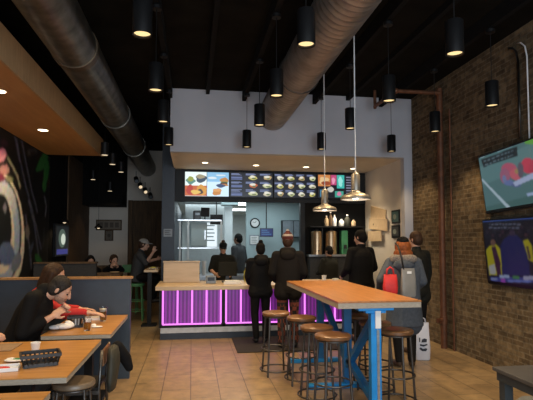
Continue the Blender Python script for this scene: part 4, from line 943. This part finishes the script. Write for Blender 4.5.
# ---------------------------------------------------------------- people
BAKE = []
def remesh(o, vox, it=4):
    r = o.modifiers.new('r', 'REMESH'); r.mode = 'VOXEL'; r.voxel_size = vox; r.use_smooth_shade = True
    s = o.modifiers.new('s', 'SMOOTH'); s.factor = .5; s.iterations = it
    BAKE.append(o)
def person(lab, loc, rz, H=1.75, J=None, head=(0, 0), skin='skin', top='clblack', topspec=None, trousers='jean', shoe='shoe', hair='hairblack', hairstyle='short', hat=None, face=False, vox=.011, hands=(.5, .5),
           handdir=None, coat=0, fat=1.0, grp=None, extra=None, sleeve=1.0, handn=None, hoodm=None, stubble=False, hood=False):
    j = dict(pel=(0, 0, .95), neck=(0, -.005, 1.47), hc=(0, .02, 1.625), sL=(-.185, 0, 1.41), sR=(.185, 0, 1.41), eL=(-.235, -.03, 1.13), eR=(.235, -.03, 1.13), wL=(-.235, .06, .88), wR=(.235, .06, .88),
             hL=(-.09, 0, .93), hR=(.09, 0, .93), kL=(-.10, .02, .50), kR=(.10, .02, .50), aL=(-.105, -.03, .09), aR=(.105, -.03, .09), fL=(-.125, .12, .035), fR=(.125, .12, .035))
    if J: j.update(J)
    j = {k: V(p) for k, p in j.items()}
    up = (j['neck']-j['pel']).normalized(); rt = (j['sR']-j['sL']); rt = (rt-up*rt.dot(up)).normalized(); fw = up.cross(rt); F = Matrix((rt, fw, up)).transposed(); L = (j['neck']-j['pel']).length
    yawh, pit = head
    HM = Matrix.Rotation(yawh, 3, 'Z') @ Matrix.Rotation(pit, 3, 'X'); hp = lambda x, y, z: j['hc']+HM @ V((x, y, z))
    sk = M[skin]; b = MB()
    def torso(m, mt, g, sh=True):
        m.ell(j['pel'], (.165*fat+g, .115*fat+g, .13+g*.6), mt, F); m.ell(j['pel'].lerp(j['neck'], .36), (.145*fat+g, .105*fat+g, .17), mt, F)
        m.ell(j['pel'].lerp(j['neck'], .68), (.172*fat+g, .115*fat+g, .17+g*.3), mt, F)
        if sh: m.caps(j['sL'].lerp(j['sR'], .06), j['sL'].lerp(j['sR'], .94), .055+g, .055+g, mt); m.caps(j['neck']-up*.06, j['neck']+up*.0, .08+g*.5, .055+g*.5, mt)
    torso(b, sk, 0)
    b.caps(j['neck']-up*.03, hp(0, -.015, -.05), .058, .052, sk)
    b.ell(hp(0, -.012, .03), (.074, .094, .088), sk, HM); b.ell(hp(0, .03, -.03), (.060, .066, .082), sk, HM); b.ell(hp(0, .058, -.088), (.032, .032, .026), sk, HM)
    b.caps(hp(0, .092, .012), hp(0, .108, -.028), .009, .014, sk); b.ell(hp(0, .068, .022), (.05, .022, .012), sk, HM)
    for s in (-1, 1): b.ell(hp(.074*s, -.014, -.012), (.009, .017, .027), sk, HM)
    for s, S in ((-1, 'L'), (1, 'R')):
        b.caps(j['s'+S], j['e'+S], .054, .042, sk); b.caps(j['e'+S], j['w'+S], .042, .028, sk)
        b.caps(j['h'+S], j['k'+S], .085, .058, sk); b.caps(j['k'+S], j['a'+S], .056, .038, sk); b.caps(j['a'+S], j['f'+S], .036, .026, sk)
        d = (j['w'+S]-j['e'+S]).normalized() if not handdir or not handdir.get(S) else V(handdir[S]).normalized()
        nrm = V(handn[S]) if handn and handn.get(S) else V((-s, .15, 0)); nrm = (nrm-d*nrm.dot(d)).normalized(); sd = d.cross(nrm)*(1)
        # thumb side points forward/up
        if sd.dot(V((0, 1, .4))) < 0: sd = -sd
        w0 = j['w'+S]; cu = hands[0 if s < 0 else 1]
        b.ell(w0+d*.05, (.040, .018, .052), sk, Matrix((sd, nrm, d)).transposed())
        for k, ln in enumerate((.078, .088, .082, .066)):
            q = w0+d*.088+sd*(.030-.020*k); dd = d.copy(); ang = 0
            for seg, fr in enumerate((.45, .32, .23)):
                ang += cu*(.5+.35*seg); dd = d*math.cos(ang)+nrm*math.sin(ang); q2 = q+dd*ln*fr; b.caps(q, q2, .0095-.001*seg, .009-.001*seg, sk, 8); q = q2
        q = w0+d*.025+sd*.030; dd = (d*.75+sd*.6+nrm*.35).normalized(); q2 = q+dd*.045; b.caps(q, q2, .013, .011, sk, 8); dd = (d+nrm*.5*cu+sd*.1).normalized(); b.caps(q2, q2+dd*.034, .011, .009, sk, 8)
    root = b.build('person'); tag(root, lab, 'person', grp); root.location = loc; root.rotation_euler = (0, 0, rz); sc = H/1.75; root.scale = (sc,)*3
    remesh(root, vox, 3)
    # clothing
    m = MB(); mt = M[top]; g = .017
    torso(m, mt, g)
    for S in 'LR':
        m.caps(j['s'+S], j['e'+S], .054+g, .045+g, mt); e = j['e'+S].lerp(j['w'+S], .93*sleeve) if sleeve > .5 else None
        if e is not None: m.caps(j['e'+S], e, .045+g, .033+g*.8, mt)
    if coat:
        for S in 'LR': m.caps(j['h'+S]-V((0, 0, .0)), j['h'+S]+V((0, 0, -coat)), .105*fat+g, .12*fat+g, mt)
        m.ell(j['pel']-V((0, 0, coat*.5)), (.17*fat+g, .13*fat+g, coat*.55+.05), mt)
    else: m.ell(j['pel']-up*.02, (.175*fat+g, .125*fat+g, .10), mt, F)
    m.caps(j['neck']-up*.07, j['neck']+up*.015, .085, .068, mt)
    Fc = Matrix((rt, fw, up)).transposed(); hem = j['pel']-up*(.04 if abs(up.z) < .97 else .12); tp = j['neck']-up*.035; rs = []
    for q, rx, ry in ((0, .09, .075), (.06, .165, .10), (.16, .198, .122), (.35, .200, .135), (.6, .190, .132), (.8, .192, .135), (1, .196, .138)):
        c = tp.lerp(hem, q); rs.append([c+Fc @ V((rx*fat*math.cos(2*PI*k/20), ry*fat*math.sin(2*PI*k/20), 0)) for k in range(20)])
    m.rings(rs, mt)
    if coat > .2:
        rs = []
        for q, rx, ry in ((0, .18, .13), (.5, .205, .155), (1, .225, .17)):
            c = j['pel']+V((0, 0, .05-q*(coat+.08))); rs.append([c+V((rx*fat*math.cos(2*PI*k/20), ry*fat*math.sin(2*PI*k/20), 0)) for k in range(20)])
        m.rings(rs, mt)
    o = m.build('jacket', root); remesh(o, max(vox, .011), 5)
    m = MB(); mt = M[trousers]; m.ell(j['pel'], (.172*fat, .122*fat, .12), mt, F)
    for S in 'LR': m.caps(j['h'+S], j['k'+S], .099, .07, mt); m.caps(j['k'+S], j['a'+S].lerp(j['k'+S], .04), .07, .056, mt)
    o = m.build('trousers', root); remesh(o, max(vox, .011), 4)
    for S in 'LR':
        m = MB(); a, f = j['a'+S], j['f'+S]; u = V((0, 0, 1)); dn = V((0, 0, .045))
        m.caps(a-V((0, 0, .035)), f+V((0, 0, .008)), .047, .040, M[shoe]); m.caps(a, a+(j['k'+S]-a).normalized()*.08, .047, .05, M[shoe])
        o = m.build('shoe', root); remesh(o, .011, 3)
    # hair
    m = MB(); hm = M[hair] if hair else None
    if hm:
        m.ell(hp(0, -.022, .045), (.083, .097, .084), hm, HM); m.ell(hp(0, -.045, -.008), (.083, .076, .092), hm, HM)
        m.ell(hp(0, -.062, -.045), (.062, .045, .05), hm, HM)
        for s in (-1, 1): m.caps(hp(.064*s, .022, .03), hp(.066*s, .008, -.03), .017, .011, hm, 8)
        if hairstyle == 'bun': m.ell(hp(0, -.055, .135), (.042, .042, .036), hm); m.ell(hp(0, -.06, -.03), (.06, .05, .06), hm, HM)
        if hairstyle == 'topknot': m.ell(hp(0, -.02, .14), (.04, .04, .034), hm)
        if hairstyle in ('long', 'mid'):
            Ld = -.16 if hairstyle == 'mid' else -.26
            m.caps(hp(0, -.05, .02), hp(0, -.075, Ld), .095, .075, hm)
            for s in (-1, 1): m.caps(hp(.06*s, -.02, .02), hp(.075*s, -.02, Ld), .045, .035, hm)
        if hairstyle == 'beard': m.ell(hp(0, .038, -.075), (.056, .062, .045), hm, HM); [m.caps(hp(.062*s, .0, .0), hp(.05*s, .03, -.07), .018, .024, hm) for s in (-1, 1)]
        if hairstyle == 'wild':
            m.ell(hp(0, -.035, -.01), (.115, .105, .11), hm); m.ell(hp(0, -.05, -.10), (.135, .085, .09), hm)
        o = m.build('hair', root); remesh(o, .009, 2)
    if hat == 'cap':
        m = MB(); m.ell(hp(0, -.012, .055), (.086, .106, .075), M['capgrey'], HM); m.ell(hp(0, .115, .04), (.065, .075, .010), M['capgrey'], HM); o = m.build('cap', root); remesh(o, .009, 2)
    if hat == 'capblack':
        m = MB(); m.ell(hp(0, -.012, .055), (.088, .108, .075), M['clblack'], HM); m.ell(hp(0, .115, .04), (.065, .075, .010), M['clblack'], HM); o = m.build('cap', root); remesh(o, .009, 2)
    if hat == 'beanie':
        m = MB(); m.ell(hp(0, -.018, .065), (.088, .106, .075), M['clblack'], HM); o = m.build('knit_hat', root); remesh(o, .009, 2)
    if hat == 'knit':
        m = MB(); m.ell(hp(0, -.015, .05), (.090, .108, .105), M['knit'], HM); m.ell(hp(0, -.015, .16), (.032, .032, .028), M['clred'], HM); o = m.build('knit_hat', root); remesh(o, .009, 2)
    if face:
        for s in (-1, 1): MB().ell(hp(.030*s, .080, -.002), (.013, .009, .0075), M['eye'], HM).build('eye', root, smooth=True)
        MB().ell(hp(0, .090, -.062), (.024, .008, .006), M['lip'], HM).build('mouth', root, smooth=True)
    if stubble:
        m = MB(); m.ell(hp(0, .030, -.058), (.0600, .0665, .056), M['stubble'], HM); m.ell(hp(0, .056, -.090), (.034, .035, .028), M['stubble'], HM); o = m.build('beard_stubble', root); remesh(o, .006, 1)
    if hood:
        m = MB(); m.caps(hp(-.07, -.075, -.15), hp(.07, -.075, -.15), .055, .055, M[top]); m.ell(hp(0, -.11, -.22), (.12, .065, .085), M[top])
        for s in (-1, 1): m.caps(hp(.085*s, -.06, -.15), hp(.07*s, .05, -.17), .045, .035, M[top])
        o = m.build('hood', root); remesh(o, .012, 3)
    if hoodm:
        m = MB(); m.caps(hp(-.12, -.105, -.17), hp(.12, -.105, -.17), .06, .06, M[hoodm]); 
        for s in (-1, 1): m.caps(hp(.13*s, -.09, -.17), hp(.11*s, .05, -.19), .055, .045, M[hoodm])
        o = m.build('fur_trim', root); remesh(o, .012, 2)
        m = MB(); m.ell(hp(0, -.125, -.255), (.15, .08, .075), M[top]); m.ell(hp(0, -.13, -.31), (.09, .05, .07), M[top]); o = m.build('hood', root); remesh(o, .012, 3)
    if extra: extra(root, j)
    return root

# seated man in black
def seat_off(x, y): return {}
sitJ = dict(pel=(0, 0, .60), hL=(-.10, .03, .575), hR=(.10, .03, .575), kL=(-.13, .40, .535), kR=(.13, .40, .535), aL=(-.13, .15, .10), aR=(.13, .15, .10), fL=(-.13, .27, .04), fR=(.13, .27, .04))
J = dict(sitJ); J.update(neck=(0, .22, 1.09), hc=(0, .37, 1.105), sL=(-.19, .18, 1.045), sR=(.19, .18, 1.045), eL=(-.24, .19, .82), eR=(.24, .115, .75), wL=(-.07, .36, .90), wR=(.09, .32, .87))
def beardstub(root, j): pass
person('man in a black jacket hunched over the table, hands at his mouth', (-1.625, 4.98, 0), -PI/2, 1.81, J, (0, -.55), hair='hairgrey', hairstyle='short', face=True, stubble=True, vox=.007, hands=(.8, .8), handdir={'L': (.5, .6, .55), 'R': (-.45, .65, .5)}, handn={'L': (1, .1, -.3), 'R': (-1, .1, -.3)}, fat=1.08, trousers='jean', sleeve=.72)
J = dict(sitJ); J.update(neck=(0, .16, 1.11), hc=(0, .28, 1.245), sL=(-.17, .14, 1.03), sR=(.17, .14, 1.03), eL=(-.20, .33, .85), eR=(.20, .42, .86), wL=(-.12, .52, .86), wR=(.18, .67, .86))
person('brown haired person in a red top reaching for food, beyond the man in black', (-1.73, 5.58, 0), -PI/2, 1.75, J, (0, -.3), hair='hairbrown', hairstyle='mid', face=True, top='clred', vox=.009, hands=(.25, .35), handdir={'R': (.05, 1, -.1), 'L': (.1, 1, 0)}, handn={'R': (-.1, 0, -1), 'L': (.1, 0, -1)}, sleeve=.85)
J = dict(sitJ); J.update(neck=(0, .02, 1.12), hc=(0, .05, 1.275), sL=(-.18, .02, 1.06), sR=(.18, .02, 1.06), eL=(-.22, .16, .83), eR=(.21, .22, .84), wL=(-.1, .38, .90), wR=(.10, .42, .96))
person('diner at the left picture edge with a raised fist over the middle table', (-1.90, 3.92, 0), -PI/2, 1.75, J, (0, -.1), hair='hairbrown', face=True, top='cltan', vox=.009, hands=(1.1, 1.1), handdir={'R': (-.1, .35, .9), 'L': (.3, 1, .1)}, handn={'R': (-.6, .8, 0), 'L': (.1, 0, -1)})

# standing customers
p = at(260, 345, Z=0)
person('woman in black with dark hair in a bun, back turned, at the counter', (at(260.5, 300, Y=7.78).x, 7.78, .013), .05, 1.58, dict(eL=(-.22, .04, 1.15), eR=(.22, .04, 1.15), wL=(-.17, .2, 1.02), wR=(.17, .2, 1.02), aL=(-.08, -.03, .09), aR=(.08, -.03, .09), fL=(-.09, .12, .035), fR=(.09, .12, .035)), (0, -.1), top='clblack', trousers='clblack', hair='hairblack', hairstyle='bun', coat=.05, hood=True)
person('tall customer in a red and white striped knit hat and plaid trousers, back turned', (at(288, 300, Y=7.38).x, 7.38, .013), -.1, 1.72, dict(eL=(-.25, .0, 1.14), eR=(.25, .0, 1.14), wL=(-.18, .2, 1.0), wR=(.18, .2, 1.0)), (-.1, -.05), top='clbrown', trousers='plaid', hair='hairbrown', hairstyle='short', hat='knit', coat=.10, fat=.98, hood=True)
person('man in a black jacket with short black hair ordering at the right of the counter', (at(361, 270, Y=7.7).x, 7.7, 0), .35, 1.80, dict(eL=(-.27, .0, 1.14), eR=(.27, .0, 1.14), wL=(-.2, .22, 1.02), wR=(.2, .22, 1.02)), (.25, -.2), top='clblack', trousers='clblack', hair='hairblack', hairstyle='short', coat=.06, fat=1.12)
wx = at(404, 300, Y=6.05).x
person('auburn haired woman in a black hat and grey coat with fur hood', (wx, 6.05, 0), -.12, 1.66, dict(eL=(-.33, -.06, 1.18), eR=(.26, -.02, 1.15), wL=(-.30, .14, 1.02), wR=(.22, .2, 1.02), aL=(-.085, -.03, .09), aR=(.085, -.03, .09)), (-.25, -.05), top='clgrey', trousers='clbrown', shoe='boot', hair='hairred', hairstyle='wild', hat='beanie', coat=.36, fat=1.16, hoodm='fur')
person('brown haired person in a dark green jacket standing close beside the grey coat', (at(417, 300, Y=6.75).x, 6.75, 0), .35, 1.76, dict(eL=(-.25, .02, 1.15), eR=(.25, .02, 1.15), wL=(-.2, .2, 1.0), wR=(.24, .06, .90)), (.1, -.1), top='clgreen', trousers='clblack', shoe='boot', hair='hairbrown', hairstyle='short', coat=.12, fat=1.0)
# staff
person('cashier in a dark cap and shirt facing out behind the counter', (at(223, 262, Y=9.62).x, 9.62, 0), PI, 1.60, dict(eL=(-.26, .0, 1.16), eR=(.26, .0, 1.16), wL=(-.17, .22, 1.08), wR=(.17, .22, 1.08)), (0, -.35), top='clgreen', trousers='clblack', hair='hairbrown', hairstyle='topknot', hat='capblack', face=True, vox=.012, sleeve=.3)
person('worker with black hair and a dark shirt bending at the drinks counter', (at(329, 262, Y=9.55).x, 9.52, 0), .5, 1.52, dict(eL=(-.26, .05, 1.16), eR=(.26, .05, 1.16), wL=(-.15, .24, 1.12), wR=(.15, .24, 1.12)), (0, -.3), top='clgreen', trousers='clblack', hair='hairblack', vox=.013, fat=1.2)
person('tall kitchen worker in a dark grey shirt behind the cashier', (at(238.5, 250, Y=11.45).x, 11.45, 0), .9, 1.80, None, (0, 0), skin='skin2', top='clgreyd', trousers='clblack', hair='hairblack', vox=.014, sleeve=.3)
person('shorter kitchen worker in black, left of the tall one', (at(229.5, 250, Y=12.5).x, 12.6, 0), 2.2, 1.64, None, (0, 0), skin='skin2', top='clblack', trousers='clblack', hair='hairblack', face=True, vox=.014)
# man in the grey cap on the green stool, facing right
z0 = .30
barJ = dict(pel=(0, 0, .905), hL=(-.10, .03, .885), hR=(.10, .03, .885), kL=(-.13, .41, .86), kR=(.13, .41, .86), aL=(-.12, .34, .44), aR=(.12, .34, .44), fL=(-.12, .47, .40), fR=(.12, .47, .40), neck=(0, .08, 1.40), hc=(0, .14, 1.545), sL=(-.18, .07, 1.34), sR=(.18, .07, 1.34),
            eL=(-.22, .20, 1.19), eR=(.22, .20, 1.17), wL=(-.1, .40, 1.24), wR=(.12, .34, 1.39))
person('man in a pale grey cap eating on a tall green stool', (cs.x, 10.45, 0), -PI/2, 1.75, barJ, (0, -.15), top='clgreyd', trousers='clblack', hair='hairbrown', hat='cap', face=True, vox=.012, hands=(.9, .9), handdir={'R': (-.1, .2, .9)}, sleeve=.3)
# two far diners on the booth bench (facing the camera side)
bJ = dict(pel=(0, 0, .815), hL=(-.10, .03, .795), hR=(.10, .03, .795), kL=(-.13, .40, .80), kR=(.13, .40, .80), aL=(-.13, .42, .36), aR=(.13, .42, .36), fL=(-.13, .54, .30), fR=(.13, .54, .30), neck=(0, .1, 1.22), hc=(0, .16, 1.365), sL=(-.17, .09, 1.16), sR=(.17, .09, 1.16), eL=(-.22, .2, .98), eR=(.22, .2, .98), wL=(-.08, .36, 1.15), wR=(.08, .36, 1.15))
bd = {k: (v[0], v[1], v[2]-.12) for k, v in bJ.items()}
for k in ('pel', 'hL', 'hR', 'kL', 'kR'): bd[k] = bJ[k]
for k in ('eL', 'eR'): bd[k] = (bJ[k][0]*.75, .12, 1.04)
for k in ('sL', 'sR'): bd[k] = (bd[k][0]*.82, bd[k][1], bd[k][2])
for k in ('wL', 'wR'): bd[k] = (bJ[k][0], .24, 1.12)
person('dark haired far diner at the booth table, nearer the left wall', (-2.07, 10.58, 0), PI+.2, 1.70, bd, (.2, -.2), top='clbrown', hair='hairblack', hairstyle='mid', face=True, vox=.013, hands=(.8, .8))
person('dark haired far diner in black with a red collar, right of the other', (-1.61, 10.55, 0), PI+.25, 1.72, bd, (.3, -.2), top='clblack', hair='hairbrown', hairstyle='short', face=True, vox=.013, hands=(.8, .8))

# bags ---------------------------------------------------------------------
def bag(name, lab, loc, rz, w, d, h, mt, strap, cat='bag', tilt=0, logo=False):
    t = thing(name, lab, cat, loc, rz); rs = []
    for z, a, b in ((0, .90, .8), (.02, 1, 1), (h*.35, 1.02, 1.1), (h*.7, .96, .8), (h*.93, .92, .4), (h, .92, .18)):
        n = 24; ring = []
        for k in range(n):
            q = 2*PI*k/n; c, s = math.cos(q), math.sin(q); e = .45
            wob = 1+.03*math.sin(5*q+z*17)
            ring.append(V((w/2*a*wob*math.copysign(abs(c)**e, c), d/2*b*wob*math.copysign(abs(s)**e, s), z)))
        rs.append(ring)
    MB().rings(rs, mt).build('bag_body', t, smooth=50)
    if strap:
        for s in (-1, 1): MB().tube([(-w*.28, s*d*.08, h-.02), (-w*.2, s*d*.1, h+strap*.7), (0, s*d*.1, h+strap), (w*.2, s*d*.1, h+strap*.7), (w*.28, s*d*.08, h-.02)], .008, mt if not logo else M['wbag']).build('handle', t, smooth=True)
    return t
p = at(424, 360.5, Z=0)
b = bag('shopping_bag', 'white plastic shopping bag with a dark round print standing on the floor', (p.x, p.y+.05, .002), -.2, .20, .13, .50, M['wbag'], .07, logo=True)
s = MB(); 
def front(u, v): return V((u, -.085, v))
for pts in ([(-.06, .16), (-.02, .13), (.03, .13), (.05, .16), (.03, .17), (-.01, .16), (-.04, .18)], [(-.05, .20), (.0, .19), (.05, .21), (.05, .23), (.0, .215), (-.05, .225)], [(-.03, .245), (.04, .25), (.045, .29), (.01, .30), (-.02, .285)], [(-.06, .25), (-.045, .25), (-.045, .31), (-.06, .31)]):
    s.poly([front(*q) for q in pts], flat(40, 44, 56))
s.build('printed_mark', b)
# bags hung on the grey coat
bag('hanging_red_bag', 'bright red shoulder bag hanging at the side of the grey coat', (at(391, 290, Y=5.72).x, 5.74, at(391, 294, Y=5.74).z), -.15, .17, .10, .24, M['red'], .09)
b = bag('hanging_tote_bag', 'shiny grey tote bag worn on the back of the grey coat', (at(408.5, 297, Y=5.72).x, 5.72, at(408.5, 297, Y=5.72).z), .1, .19, .07, .35, M['tote'], 0)
MB().tube([(-.06, .0, .33), (-.09, .0, .5), (-.10, .06, .62), (-.09, .14, .66)], .012, M['plasticblack']).build('shoulder_strap', b, smooth=True); MB().box((.0, -.028, .30), (.06, .004, .03), M['paper']).build('clasp', b)

# bake the blended figures
bpy.context.view_layer.update()
dg = bpy.context.evaluated_depsgraph_get()
new = [(o, bpy.data.meshes.new_from_object(o.evaluated_get(dg))) for o in BAKE]
for o, me in new:
    o.modifiers.clear(); me.name = o.name; mats = [m for m in o.data.materials]; o.data = me
    if len(me.materials) == 0:
        for m in mats: me.materials.append(m)
    me.polygons.foreach_set('use_smooth', [True]*len(me.polygons))

# ------------------------------------------------------------------- light
def area(loc, rot, sx, sy, e, col):
    a = bpy.data.lights.new('area', 'AREA'); a.shape = 'RECTANGLE'; a.size = sx; a.size_y = sy; a.energy = e; a.color = col
    o = bpy.data.objects.new('area', a); C.objects.link(o); o.location = loc; o.rotation_euler = rot; return o
area((1.2, -1.8, 2.1), (PI/2, 0, 0), 4.8, 3.0, 300, (.80, .90, 1))       # street windows behind the viewer
spot((.2, 10.3, 2.40), 9, 150, (.8, .95, 1), .9)
area((1.4, 11.3, 2.62), (0, 0, 0), 2.2, 1.6, 32, (.78, .95, 1)); area((.6, 15.5, 2.62), (0, 0, 0), 1.8, 4.5, 60, (.82, .96, 1))
w = bpy.data.worlds.new('world'); bpy.context.scene.world = w; w.use_nodes = True
w.node_tree.nodes['Background'].inputs[0].default_value = (.55, .62, .75, 1); w.node_tree.nodes['Background'].inputs[1].default_value = .12
sc = bpy.context.scene
sc.view_settings.view_transform = 'Standard'; sc.view_settings.look = 'None'; sc.view_settings.exposure = 0
try: sc.cycles.use_denoising = True; sc.cycles.max_bounces = 8; sc.cycles.sample_clamp_indirect = 4
except Exception: pass
